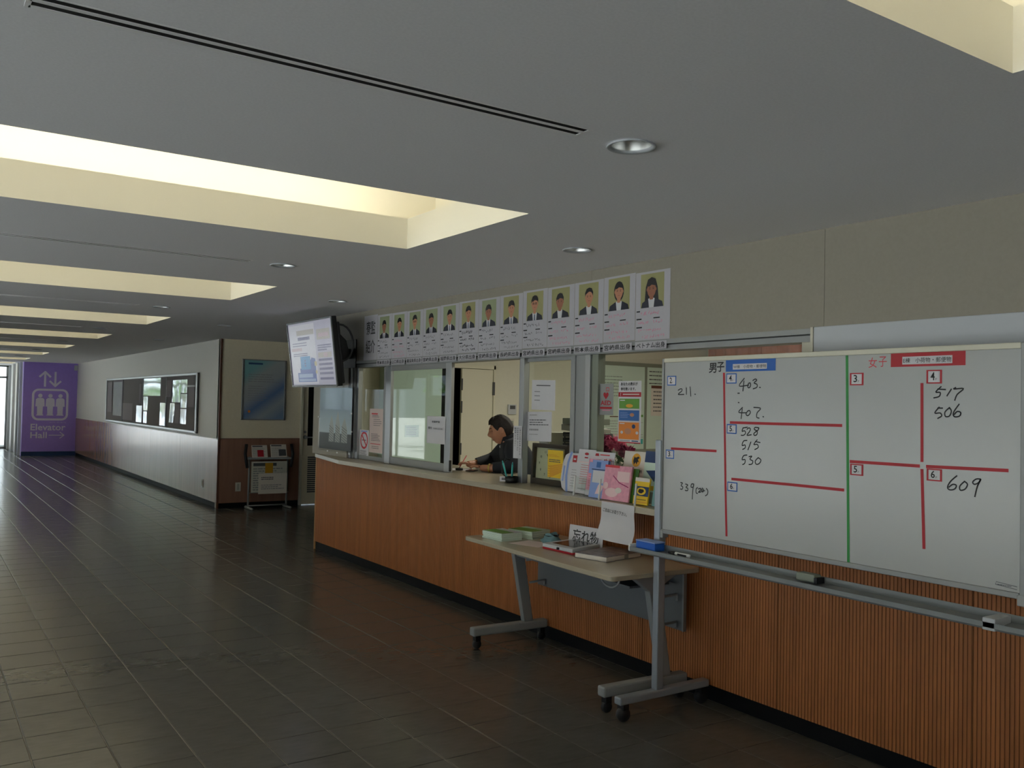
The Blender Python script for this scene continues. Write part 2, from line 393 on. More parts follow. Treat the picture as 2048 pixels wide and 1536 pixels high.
for i, (x, y) in enumerate(LIGHT1+LIGHT2):
    where = 'in the mid corridor row' if i < len(LIGHT1) else 'in the row over the counter'
    n = ((i+1) if i < len(LIGHT1) else i-len(LIGHT1)+1)
    nth = ['just behind the camera', 'beside the near slot vent', 'second beyond the near slot vent', 'third', 'fourth', 'fifth', 'sixth', 'seventh', 'eighth'][n-1]
    lab = ('round white recessed downlight %s, %s' if n > 3 else 'round white recessed downlight %s, %s') % (where, nth)
    if i >= len(LIGHT1): lab = 'round white recessed downlight in the row over the counter, ' + ['behind the camera', 'nearest above the portrait sheets', 'near the television', 'over the alcove wall corner', 'last before the notice wall'][n-1]
    t = thing('downlight', lab, 'ceiling light', (x, y, H), 0, 'recessed downlights')
    MB().lathe([(RD-.003, .002), (RD+.010, -.004), (RD+.006, -.007), (RD-.006, -.003), (RD-.006, .004)], (x, y, H), 'panel_white', 32).build('trim_ring', t)
    MB().lathe([(RD-.006, .003), (RD-.014, .05), (RD-.03, .10), (.03, .13), (.0, .135)], (x, y, H), 'reflector', 32).build('reflector', t)
    MB().lathe([(.0, .075), (.016, .08), (.02, .10), (.016, .13)], (x, y, H), 'panel_white', 16).build('bulb', t)
for i, (a, b, y) in enumerate(VENTS):
    t = thing('slot_vent', ['long two-slot air vent in the ceiling between the nearest coves', 'long air slot between the second and third ceiling coves', 'ceiling air slot between the third and fourth coves', 'fourth ceiling air slot counting away along corridor', 'fifth ceiling air slot counting away along corridor', 'sixth ceiling air slot far down the corridor', 'seventh and farthest ceiling air slot'][i], 'air vent', ((a+b)/2, y, H), 0, 'linear ceiling vents')
    f = MB()
    for yy, w in ((y-.042, .006), (y+.034, .014), (y-.006, .015)): f.box(a, b, yy-w/2, yy+w/2, H-.0015, H+.004, 'vent_sheen_white')
    f.box(a-.008, a+.004, y-.045, y+.042, H-.0015, H+.004, 'vent_sheen_white'); f.box(b-.004, b+.008, y-.045, y+.042, H-.0015, H+.004, 'vent_sheen_white')
    f.build('frame', t)
    for yy, w in ((y-.026, .024), (y+.014, .026)): MB().box(a, b, yy-w/2, yy+w/2, H+.0005, H+.010, 'unlit_black').build('slot', t)  # black strips almost flush with the ceiling paint in the slot shade

# ------------------------------------------------------------------ walls
def wallbox(name, x0, x1, y0, y1, z0, z1, m): return struct(MB().box(x0, x1, y0, y1, z0, z1, m), name)
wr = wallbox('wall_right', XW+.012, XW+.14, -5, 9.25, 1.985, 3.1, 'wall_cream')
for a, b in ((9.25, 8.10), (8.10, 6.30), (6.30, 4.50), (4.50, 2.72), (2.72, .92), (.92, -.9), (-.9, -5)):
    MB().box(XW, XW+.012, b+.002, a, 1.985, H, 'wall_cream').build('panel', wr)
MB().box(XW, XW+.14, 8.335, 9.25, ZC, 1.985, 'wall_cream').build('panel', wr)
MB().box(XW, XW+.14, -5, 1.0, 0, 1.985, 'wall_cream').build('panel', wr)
we = wallbox('wall_rear', -3.6, 3.7, -5.15, -5, 0, 3.1, 'wall_back')
wl = MB(); openings = [(-4.6+3.8*i, -.9+3.8*i, .08, 2.3) for i in range(4)]+[(16.6, 20.1, 1.75, 2.35), (20.2, 23.7, .08, 2.3), (23.9, 27.0, 1.3, 2.3), (27.1, 30.2, .08, 2.3)]  # windows out of view; the far ones added and sized to brighten that end
ys = -5.0
for a, b, z0, z1 in openings:
    wl.box(-3.75, -3.6, ys, a, 0, 3.1, 'wall_cream'); wl.box(-3.75, -3.6, a, b, 0, z0, 'wall_cream'); wl.box(-3.75, -3.6, a, b, z1, 3.1, 'wall_cream'); ys = b
wl.box(-3.75, -3.6, ys, 30.6, 0, 3.1, 'wall_cream'); struct(wl, 'wall_left')
for i, (a, b, z0, z1) in enumerate(openings):
    f = MB()
    for yy in (a+.025, (a+b)/2, b-.025): f.box(-3.72, -3.66, yy-.025, yy+.025, z0, z1, 'alu_dull')
    f.box(-3.72, -3.66, a, b, z0, z0+.05, 'alu_dull'); f.box(-3.72, -3.66, a, b, z1-.05, z1, 'alu_dull')
    w = struct(f, 'window_%d' % (i+3))
    MB().box(-3.70, -3.69, a, b, z0, z1, 'glass_door').build('pane', w)
# wall with the notice board, its wooden dado
wn = wallbox('wall_far_right', 3.745, 3.9, 13.12, 26.6, 1.015, 3.1, 'wall_notice')
MB().box(3.78, 3.9, 13.12, 26.6, 0, 1.015, 'wall_notice').build('wall_core', wn)
yy = [13.1, 15.3, 17.5, 19.65, 21.8, 24.0, 26.5]
for a, b in zip(yy, yy[1:]): MB().box(3.735, 3.78, a+.004, b, .075, 1.005, 'dado_wood').build('dado_panel', wn, .001)
struct(MB().box(3.728, 3.75, 13.1, 26.5, 1.0, 1.015, 'dado_cap'), 'trim_1')
struct(MB().box(3.75, 3.78, 13.1, 26.5, 0, .08, 'kick'), 'baseboard_far_right')
struct(MB().box(3.722, 3.752, 13.085, 13.115, 0, H, 'corner_trim'), 'trim_2', bevel=.003)
# alcove
wa = wallbox('wall_alcove', 3.745, 4.955, 13.105, 13.25, 1.015, 3.1, 'cream_lightened')
MB().box(3.745, 4.955, 13.115, 13.25, 0, 1.015, 'wall_cream').build('wall_core', wa)
MB().box(5.80, 6.3, 13.105, 13.25, 0, 3.1, 'wall_cream').box(4.955, 5.80, 13.105, 13.25, 2.12, 3.1, 'wall_cream').build('panel', wa)
for a, b in ((3.755, 4.355), (4.358, 4.95)): MB().box(a, b, 13.09, 13.115, .075, 1.008, 'dado_wood').build('dado_panel', wa, .001)
struct(MB().box(3.755, 4.95, 13.086, 13.10, 1.006, 1.014, 'corner_trim'), 'trim_3')
struct(MB().box(3.755, 4.95, 13.10, 13.12, 0, .075, 'kick'), 'baseboard_alcove')
wallbox('wall_alcove_side', 6.2, 6.35, 9.25, 13.25, 0, 3.1, 'wall_cream')
# alcove door
d = struct(MB().box(4.955, 4.985, 13.05, 13.2, 0, 2.12, 'frame_cream').box(5.77, 5.80, 13.05, 13.2, 0, 2.12, 'frame_cream').box(4.955, 5.8, 13.05, 13.2, 2.09, 2.12, 'frame_cream'), 'door_1')
MB().box(4.987, 5.075, 13.09, 13.12, .01, 2.088, 'cream_lightened').box(5.175, 5.768, 13.09, 13.12, .01, 2.088, 'cream_lightened').box(5.075, 5.175, 13.09, 13.12, .01, .90, 'cream_lightened').box(5.075, 5.175, 13.09, 13.12, 1.86, 2.088, 'cream_lightened').build('leaf', d)
MB().box(5.075, 5.175, 13.10, 13.11, .90, 1.86, 'black_gloss').build('slit_window', d)
lv = MB().box(5.07, 5.72, 13.085, 13.089, .17, .76, 'cream_lightened')
for k in range(18): lv.box(5.085, 5.70, 13.080, 13.085, .185+k*.031, .205+k*.031, 'grey_dark')
lv.build('louvre', d)
MB().lathe([(0, .07), (.022, .068), (.026, .05), (.012, .04), (.012, .01), (.03, .008), (.03, 0)], (5.035, 13.09, 1.03), 'alu_dull', 20, (0, -1, 0)).bar((5.03, 13.03, 1.03), (5.15, 13.03, 1.03), .012, .016, 'alu_dull').build('handle', d)
MB().lathe([(0, .02), (.016, .018), (.02, 0)], (5.035, 13.09, 1.11), 'alu_dull', 16, (0, -1, 0)).build('lock', d)

# purple elevator wall with its painted sign
wp = struct(MB().box(2.46, 3.76, 26.5, 26.75, .0, 3.1, 'purple_wall'), 'wall_end')
struct(MB().box(2.455, 3.745, 26.47, 26.5, 0, .11, 'navy_print'), 'baseboard_end')
F = FY(26.5); m = MB(); P = 'purple_print'
m.stroke(F, [(2.965, 1.84), (2.965, 2.20)], .05, P); m.stroke(F, [(2.84, 2.09), (2.965, 2.215)], .05, P, .0011); m.stroke(F, [(3.09, 2.09), (2.965, 2.215)], .05, P, .0012)
m.stroke(F, [(3.21, 2.21), (3.21, 1.86)], .05, P); m.stroke(F, [(3.085, 1.97), (3.21, 1.845)], .05, P, .0011); m.stroke(F, [(3.335, 1.97), (3.21, 1.845)], .05, P, .0012)
m.build('direction_arrow', wp)
m = MB(); a0, a1, b0, b1, rr, ww = 2.67, 3.54, .93, 1.77, .16, .055
def rrect(a0, a1, b0, b1, r, n=7):
    out = []
    for cx, cy, s in ((a1-r, b0+r, -90), (a1-r, b1-r, 0), (a0+r, b1-r, 90), (a0+r, b0+r, 180)):
        out += [(cx+r*math.cos(math.radians(s+90*i/n)), cy+r*math.sin(math.radians(s+90*i/n))) for i in range(n+1)]
    return out
o1 = rrect(a0, a1, b0, b1, rr); i1 = rrect(a0+ww, a1-ww, b0+ww, b1-ww, rr-ww); n = len(o1)
m.add([F.p(a, b, .001) for a, b in o1+i1], [(i, (i+1) % n, n+(i+1) % n, n+i) for i in range(n)], P); m.build('sign_border', wp)
for cx in (2.865, 3.105, 3.345):
    m = MB(); m.ell(F, cx, 1.585, .052, .052, P)
    m.poly(F, [(cx-.10, 1.49), (cx-.06, 1.525), (cx+.06, 1.525), (cx+.10, 1.49), (cx+.11, 1.30), (cx+.07, 1.30), (cx+.065, 1.10), (cx+.09, 1.06), (cx-.09, 1.06), (cx-.065, 1.10), (cx-.07, 1.30), (cx-.11, 1.30)], P); m.build('pictogram_figure', wp)
m = MB(); m.text(F, 'Elevator', 2.66, .665, .175, .83, P, bold=.018); m.text(F, 'Hall', 2.66, .46, .165, .39, P, bold=.018)
m.text(F, 'エレベーターホール', 3.1, .865, .03, .40, P)
m.stroke(F, [(3.10, .54), (3.45, .54)], .022, P); m.stroke(F, [(3.36, .62), (3.46, .54)], .022, P, .0012); m.stroke(F, [(3.36, .46), (3.46, .54)], .022, P, .0013); m.build('lettering', wp)
MB().box(3.655, 3.735, 26.46, 26.5, 2.28, 2.42, 'panel_white').build('wall_speaker', None, .004, 'small white box high in the corner of the purple wall', 'speaker')
# recess left of the purple wall, down to the glazed end
wx = wallbox('wall_end_side', 2.46, 2.6, 26.75, 30.5, 0, 3.1, 'plastic_white')
MB().box(2.44, 2.46, 27.05, 27.45, .0, H, 'navy_print').build('dark_panel', wx)
for y in (26.80, 27.5, 28.7, 30.0): MB().box(2.40, 2.46, y, y+.06, 0, H, 'panel_white').build('post', wx)
g = MB()
for x in (-3.5, -2.3, -1.1, .1, 1.25, 2.40): g.box(x-.03, x+.03, 30.40, 30.47, 0, H, 'alu_dull')
g.box(-3.6, 2.46, 30.40, 30.47, 2.08, 2.14, 'alu_dull'); g.box(-3.6, 2.46, 30.40, 30.47, 0, .05, 'alu_dull'); g.box(-3.6, 2.46, 30.40, 30.47, H-.05, H+.05, 'alu_dull')
w1 = struct(g, 'window_1')
for a, b in zip((-3.5, -2.3, -1.1, .1, 1.25), (-2.3, -1.1, .1, 1.25, 2.40)): MB().box(a+.03, b-.03, 30.43, 30.44, .05, 2.08, 'glass_door').build('pane', w1); MB().box(a+.03, b-.03, 30.43, 30.44, 2.14, H, 'glass_door').build('pane', w1)
struct(MB().box(-60, 60, 30.6, 90, -.16, -.02, 'outside_ground').box(-60, -3.75, -30, 30.6, -.16, -.02, 'outside_ground'), 'ground')
bd = thing('building', 'pale plain building seen through the glazed corridor end', 'building', (3, 52, -.02))
MB().box(-6, 12, 52, 60, -.02, 7, 'outside_wall').build('wall', bd)
for i in range(8):
    for z in (.8, 3.6): MB().box(-5+i*2.1, -3.8+i*2.1, 51.9, 52.02, z, z+1.5, 'poster_grey').build('window', bd)
def tree(x, y, h, lab):
    t = thing('tree', lab, 'tree', (x, y, -.02), 0, 'trees outside the windows')
    MB().tube([(x, y, -.02), (x+.1, y, h*.3), (x, y+.1, h*.6)], [.16, .12, .06], 'bark').build('trunk', t)
    c = MB(); rr = random.Random(int(x*7+y))
    for k in range(26):
        q = Vector((rr.gauss(0, h*.17), rr.gauss(0, h*.17), h*.62+rr.gauss(0, h*.15)))
        for w in range(16):
            p = Vector((x, y, 0))+q+Vector((rr.gauss(0, .28), rr.gauss(0, .28), rr.gauss(0, .25))); a = Vector((rr.uniform(-1, 1), rr.uniform(-1, 1), rr.uniform(-1, 1))).normalized()*.16; b = a.orthogonal().normalized()*.11
            c.add([p-a, p+b, p+a, p-b], [(0, 1, 2, 3)], 'foliage')
    o = c.build('crown', t); o['kind'] = 'stuff'
tree(.6, 36, 4.6, 'leafy tree outside the glazed corridor end'); tree(-2.0, 38, 5, 'second leafy tree outside the corridor end, further left'); tree(-7.5, 20, 5, 'leafy tree outside the left windows at the far end'); tree(-8, 26, 5.5, 'leafy tree outside the last left window'); tree(-8, 3, 4.5, 'leafy tree outside the near left window')

# ------------------------------------------------------------------ office behind the counter
wallbox('wall_office_end', XW+.14, 5.10, 9.2, 9.3, 0, 3.1, 'office_wall'); wo = wallbox('wall_office_end_right', 5.935, 9.8, 9.2, 9.3, 0, 3.1, 'office_wall')
MB().box(5.10, 5.935, 9.2, 9.3, 2.06, 3.1, 'office_wall').build('panel', wo)
wallbox('wall_office_back', 9.65, 9.8, 0, 9.2, 0, 3.1, 'office_wall'); wallbox('wall_office_near', XW+.14, 9.8, .3, .45, 0, 3.1, 'office_wall')
struct(MB().box(XW+.14, 9.65, .45, 9.2, 2.72, 2.78, 'ceiling_paint'), 'ceiling_office')
struct(MB().box(XW+.15, 9.65, .45, 9.2, -.004, .002, 'office_floor'), 'floor_office')
struct(MB().box(5.05, 6.0, 10.1, 10.2, 0, 3.0, 'unlit_black').box(5.05, 5.10, 9.3, 10.1, 0, 3.0, 'unlit_black').box(5.95, 6.0, 9.3, 10.1, 0, 3.0, 'unlit_black').box(5.05, 6, 9.3, 10.2, 2.2, 2.3, 'unlit_black'), 'wall_office_closet')  # darkness of the room beyond the open leaf, put into the wall colour
d2 = struct(MB().box(5.10, 5.14, 9.15, 9.25, 0, 2.06, 'office_door').box(5.91, 5.935, 9.15, 9.25, 0, 2.06, 'office_door').box(5.10, 5.935, 9.15, 9.25, 2.015, 2.06, 'office_door'), 'door_2')
MB().box(5.465, 5.907, 9.165, 9.2, .01, 2.01, 'office_door').build('leaf', d2, .003)
for z in (.35, 1.05, 1.55, 1.82):
    MB().box(5.458, 5.474, 9.155, 9.166, z-.07, z+.07, 'grey_dark').build('hinge', d2)
MB().box(5.900, 5.925, 9.145, 9.166, 1.70, 1.86, 'grey_dark').build('hinge', d2); MB().box(5.900, 5.925, 9.145, 9.166, .4, .56, 'grey_dark').build('hinge', d2)
for x in (5.4, 7.6):
    for y in (3.6, 6.6):
        t = thing('ceiling_lamp', 'office ceiling fluorescent fitting, %s, %s' % ('nearer the counter' if x < 6 else 'nearer the curtains', 'towards the office door' if y > 5 else 'away from the office door'), 'ceiling light', (x, y, 2.72), 0, 'office ceiling lamps')
        MB().box(x-.17, x+.17, y-.64, y+.64, 2.69, 2.72, 'panel_white').build('housing', t); MB().box(x-.15, x+.15, y-.6, y+.6, 2.675, 2.69, 'lamp_diffuser').build('diffuser', t)
# curtain along the back wall
t = thing('curtain', 'pinkish brown pleated curtain hanging at the back of the office', 'curtain', (9.6, 7, .3))
n = 90; vs = []
for i in range(n+1):
    y = 9.1-3.6*i/n
    for z in (.3, 2.5): vs.append((9.56+.045*math.sin(i*1.15)+.012*math.sin(i*.43), y, z))
MB().add(vs, [(2*i, 2*i+2, 2*i+3, 2*i+1) for i in range(n)], 'curtain', True).build('cloth', t)
MB().tube([(9.56, 9.15, 2.53), (9.56, 5.4, 2.53)], .014, 'alu_dull').build('rail', t)
# tall pale locker on the end wall
t = thing('locker', 'tall pale green steel locker against the office end wall', 'cabinet', (4.8, 9.1, 0))
MB().box(4.40, 5.055, 8.92, 9.2, .0, 2.15, 'pale_green_steel').build('body', t, .004)
MB().box(4.41, 5.045, 8.905, 8.92, .04, 2.13, 'pale_green_steel').build('door', t, .003)
MB().slab(FY(8.905), 4.585, 4.76, 1.205, 1.335, .002, 'poster_teal').lines(FY(8.903), 4.60, 4.74, 1.22, 1.32, 5, 'poster_blue').build('notice', t)
# thermostat and switch
t = thing('thermostat', 'white wall thermostat with small dark display beside office door', 'thermostat', (6.21, 9.19, 1.47))
MB().box(6.15, 6.27, 9.175, 9.2, 1.47, 1.592, 'panel_white').build('case', t, .004); MB().slab(FY(9.175), 6.172, 6.25, 1.535, 1.58, .002, 'grey_dark').build('display', t)
t = thing('light_switch', 'beige switch plate below the office thermostat', 'switch', (6.21, 9.19, 1.3)); MB().box(6.17, 6.25, 9.19, 9.2, 1.30, 1.42, 'plastic_switch').build('plate', t, .002); MB().box(6.19, 6.23, 9.183, 9.19, 1.33, 1.39, 'green_grey').build('rocker', t)
# big schedule board with sheets on the end wall
t = thing('schedule_board', 'large white planning board covered in sheets, at back of office', 'board', (8.4, 9.17, 1.0))
F = FY(9.19)
MB().slab(F, 7.2, 9.6, 1.0, 2.18, .02, 'paper_green').build('panel', t)
MB().slab(F, 7.2, 9.6, 2.15, 2.20, .03, 'green_grey').slab(F, 7.2, 9.6, .97, 1.02, .05, 'green_grey').slab(F, 8.40, 8.44, 1.0, 2.16, .026, 'green_grey').build('frame', t)
F = FY(9.17); rr = random.Random(4); m = MB()
m.lines(F, 7.64, 8.02, 1.72, 2.02, 7, 'ink_grey', .16, rnd=rr); m.rect(F, 7.78, 8.25, 1.455, 1.468, 'corner_trim'); m.lines(F, 7.7, 8.0, 1.1, 1.42, 9, 'ink_faint', .2, rnd=rr); m.rect(F, 8.22, 8.38, 1.46, 1.49, 'green_print'); m.lines(F, 8.2, 8.38, 1.1, 1.4, 9, 'ink_faint', .2, rnd=rr); m.rect(F, 8.22, 8.38, 1.09, 1.16, 'teal')
m.lines(F, 8.48, 8.85, 1.9, 2.12, 4, 'ink_grey', .25, rnd=rr); m.build('print', t)
c = thing('wall_calendar', 'cream calendar sheet with brown top edge on planning board', 'calendar', (8.7, 9.15, 1.48))
MB().slab(F, 8.52, 8.90, 1.48, 1.90, .004, 'paper_warm').build('sheet', c); m = MB(); G = FY(9.166); m.rect(G, 8.52, 8.90, 1.86, 1.90, 'corner_trim'); m.lines(G, 8.56, 8.88, 1.52, 1.84, 6, 'ink_grey', .3, rnd=rr); m.build('print', c)

# ------------------------------------------------------------------ reception counter
ct = thing('reception_counter', 'long reception counter with ribbed wooden front and beige stone top', 'counter', (XW, 5, 0))
ZC = 1.02
m = MB(); top = [(3.43, -.2), (3.43, 8.03), (3.625, 9.12), (XW+.02, 9.12), (XW+.02, 8.32), (4.20, 8.32), (4.20, -.2)]
m.prism([(x, y, ZC-.038) for x, y in top], (0, 0, .038), 'counter_top'); m.build('worktop', ct, .003)
MB().box(XW+.018, XW+.13, -.2, 9.12, .0, ZC-.038, 'wood_groove').build('carcass', ct)
edges = [9.12, 8.26, 6.925, 5.935, 4.95, 3.96, 2.97, 1.98, .99, 0]
pitch, gr, dep = .0186, .0050, .0035
for a, b in zip(edges, edges[1:]):
    vs = []; fs = []; mm = []; y = a-.002; z0, z1 = .085, ZC-.04
    m = MB()
    while y-pitch > b:
        y1 = y-(pitch-gr); y2 = y-pitch
        pts = [(XW+.0, y), (XW+.0, y1), (XW+dep, y1), (XW+dep, y2), (XW, y2)]
        v = [(x, yy, z) for x, yy in pts for z in (z0, z1)]
        bs = len(m.v); m.v += v
        for k, mt in ((0, 'ribbed_wood'), (1, 'ribbed_wood'), (2, 'wood_groove'), (3, 'ribbed_wood')):
            m.f.append([bs+2*k+1, bs+2*k, bs+2*k+2, bs+2*k+3]); m.m.append(mt); m.s.append(False)
        y = y2
    m.box(XW, XW+.018, b+.0015, y, z0, z1, 'ribbed_wood')
    m.add([(XW+.001, a-.002, z0), (XW+.001, b+.002, z0), (XW+.018, b+.002, z0), (XW+.018, a-.002, z0)], [(0, 1, 2, 3)], 'ribbed_wood')
    m.build('front_panel', ct)
MB().box(XW-.002, XW+.14, 9.12, 9.14, .0, ZC, 'wood_edge').build('end_panel', ct)
MB().box(XW+.012, XW+.03, -.2, 9.12, 0, .085, 'kick').build('kick_board', ct)
MB().box(3.80, 4.15, .6, 8.2, .05, ZC-.04, 'office_door').build('back_cabinet', ct)

# ------------------------------------------------------------------ service window: aluminium frame, sashes, panes
w2 = struct(MB().box(XW-.004, XW+.14, 2.78, 8.335, 1.958, 1.985, 'alu_dull').box(XW+.012, XW+.13, 2.78, 8.335, 1.921, 1.952, 'grey_paint').box(XW+.02, XW+.12, 2.78, 8.335, 1.950, 1.960, 'black'), 'window_2')
def stile(x0, x1, y0, y1, m='aluminium', z0=ZC+.001, z1=1.921, nm='stile'): return MB().box(x0, x1, min(y0, y1), max(y0, y1), z0, z1, m).build(nm, w2, .002)
stile(3.66, 3.76, 8.335, 8.285, 'aluminium', nm='jamb'); stile(3.672, 3.745, 8.285, 8.235, 'alu_dull', nm='jamb'); stile(3.685, 3.73, 8.235, 8.175, 'aluminium', nm='jamb')
stile(3.70, 3.73, 7.64, 7.535, 'alu_dull'); 
stile(3.67, 3.70, 7.535, 7.43, 'aluminium'); stile(3.67, 3.70, 6.42, 6.325, 'aluminium'); MB().box(3.664, 3.68, 6.325, 6.312, 1.03, 1.12, 'black').build('latch', w2)
MB().box(3.672, 3.698, 6.42, 7.43, ZC+.003, ZC+.065, 'alu_dull').build('sash_rail', w2, .002); MB().box(3.672, 3.698, 6.42, 7.43, 1.875, 1.921, 'alu_dull').build('sash_rail', w2)
MB().box(3.684, 3.687, 6.42, 7.43, ZC+.065, 1.875, 'glass_green').build('pane', w2)
MB().box(3.705, 3.725, 7.64, 8.175, ZC+.003, ZC+.04, 'alu_dull').build('sash_rail', w2); MB().box(3.714, 3.717, 7.64, 8.175, ZC+.04, 1.921, 'glass_green').build('pane', w2)
stile(3.70, 3.73, 5.385, 5.335, 'alu_dull'); stile(3.67, 3.72, 5.335, 5.285, 'aluminium')
MB().box(3.714, 3.717, 4.73, 5.285, ZC+.003, 1.896, 'glass_green').build('pane', w2); MB().box(3.70, 3.73, 4.73, 5.285, 1.896, 1.921, 'grey_paint').build('sash_rail', w2)
stile(3.67, 3.76, 4.735, 4.69, 'grey_paint'); stile(3.68, 3.75, 4.69, 4.575, 'grey_paint', nm='mullion'); stile(3.664, 3.74, 4.575, 4.525, 'aluminium'); stile(3.68, 3.74, 4.525, 4.46, 'green_grey')
MB().box(3.70, 3.703, 2.86, 4.46, ZC+.003, 1.921, 'glass').build('pane', w2)
stile(3.66, 3.76, 2.86, 2.785, 'frame_cream', nm='jamb')
struct(MB().box(XW-.012, XW+.02, 2.775, 2.79, ZC, 1.99, 'frame_cream'), 'trim_4')
MB().box(XW-.010, XW+.12, 1.01, 2.772, ZC+.001, 1.99, 'panel_white').build('white_panel', None, .003, 'large plain white panel filling the opening behind the whiteboard', 'panel')

# ------------------------------------------------------------------ portrait sheets along the top of the wall
def portrait(F, a, b, w, h, k, bgm, sk, hairstyle, tie):
    m = MB(); d = .0016
    m.slab(F, a, a+w, b, b+h, .0006, bgm, .0009)
    X = lambda u: a+w*u; Y = lambda v: b+h*v; cx = .5+.03*((k*7) % 3-1); fy = .56+.02*((k*5) % 3-1)
    fy -= .01; q = 1.22
    if hairstyle == 'long': m.poly(F, [(X(cx-.30), Y(.12)), (X(cx-.25), Y(fy+.08)), (X(cx-.16), Y(fy+.30)), (X(cx), Y(fy+.36)), (X(cx+.17), Y(fy+.30)), (X(cx+.26), Y(fy+.06)), (X(cx+.32), Y(.12))], 'photo_hair', d)
    if hairstyle == 'bob': m.ell(F, X(cx), Y(fy+.01), w*.235, h*.31, 'photo_hair', d)
    m.poly(F, [(X(.03), b), (X(.07), Y(.15)), (X(cx-.17), Y(.26)), (X(cx+.17), Y(.26)), (X(.93), Y(.15)), (X(.98), b)], 'photo_suit', d+.0001)
    m.poly(F, [(X(cx-.10), b), (X(cx-.14), Y(.26)), (X(cx), Y(.29)), (X(cx+.14), Y(.26)), (X(cx+.10), b)], 'photo_shirt', d+.0002)
    if tie: m.poly(F, [(X(cx-.05), b), (X(cx-.03), Y(.21)), (X(cx+.03), Y(.21)), (X(cx+.05), b)], 'photo_tie', d+.0003)
    m.poly(F, [(X(cx-.07), Y(.23)), (X(cx-.10), Y(fy-.14)), (X(cx+.10), Y(fy-.14)), (X(cx+.07), Y(.23))], sk, d+.0003)
    if hairstyle == 'short': m.ell(F, X(cx), Y(fy+.10), w*.205, h*.205, 'photo_hair', d+.0003)
    for s in (-.185, .185): m.ell(F, X(cx+s), Y(fy+.0), w*.028, h*.05, sk, d+.0003, 10)
    m.ell(F, X(cx), Y(fy), w*.185, h*.235, sk, d+.0004)
    top = .13 if hairstyle == 'tied' else .085
    m.poly(F, [(X(cx-.20), Y(fy+.03)), (X(cx-.21), Y(fy+.14)), (X(cx-.13), Y(fy+.27)), (X(cx), Y(fy+.31)), (X(cx+.13), Y(fy+.28)), (X(cx+.21), Y(fy+.15)), (X(cx+.20), Y(fy+.03)), (X(cx+.165), Y(fy+.10)), (X(cx+.10), Y(fy+top+.03)), (X(cx+.0), Y(fy+top+.05)), (X(cx-.10), Y(fy+top)), (X(cx-.16), Y(fy+.10))], 'photo_hair', d+.0005)
    for s in (-.075, .075): m.ell(F, X(cx+s), Y(fy+.015), w*.030, h*.011, 'photo_hair', d+.0005, 8); m.rect(F, X(cx+s-.035), X(cx+s+.035), Y(fy+.045), Y(fy+.056), 'photo_hair', d+.0005)
    if k in (4, 10): [m.ring(F, X(cx+s-.06), X(cx+s+.06), Y(fy-.02), Y(fy+.04), w*.012, 'ink', d+.0006) for s in (-.075, .075)]
    m.rect(F, X(cx-.045), X(cx+.045), Y(fy-.125), Y(fy-.108), 'lip', d+.0005); m.rect(F, X(cx-.02), X(cx+.02), Y(fy-.05), Y(fy-.043), 'photo_skin_dark', d+.0005)
    return m
ORIG = ['ベトナム出身', '宮崎県出身', '熊本県出身', '宮崎県出身', '宮崎県出身', '長崎県出身', '宮崎県出身', '大分県出身', '福岡県出身', '宮崎県出身', '鹿児島県出身', '山口県出身', '熊本県出身']
DESC = ['long hair over a dark jacket and pink handwriting', 'shoulder length dark hair on yellow ground', 'hair tied back and open white collar', 'dark fringe and white open collar', 'photo with a dark shadow edge and grey tie', 'full dark hair and tie on yellow ground', 'narrow face on a green grey ground', 'short hair, bold handwriting below', 'dark jacket, black handwriting on several lines', 'photo with a dark line along its top', 'glasses and dark jacket on green ground', 'red handwriting below a dark green photo', 'round fringe, next to the title sheet']
ORD = ['rightmost', 'second from right', 'third from right', 'fourth from right', 'fifth from right', 'sixth from right', 'middle one, seventh', 'sixth from left', 'fifth from left', 'fourth from left', 'third from left', 'second from left', 'first from left']
PP = .301; Y0 = 3.772
rr = random.Random(11)
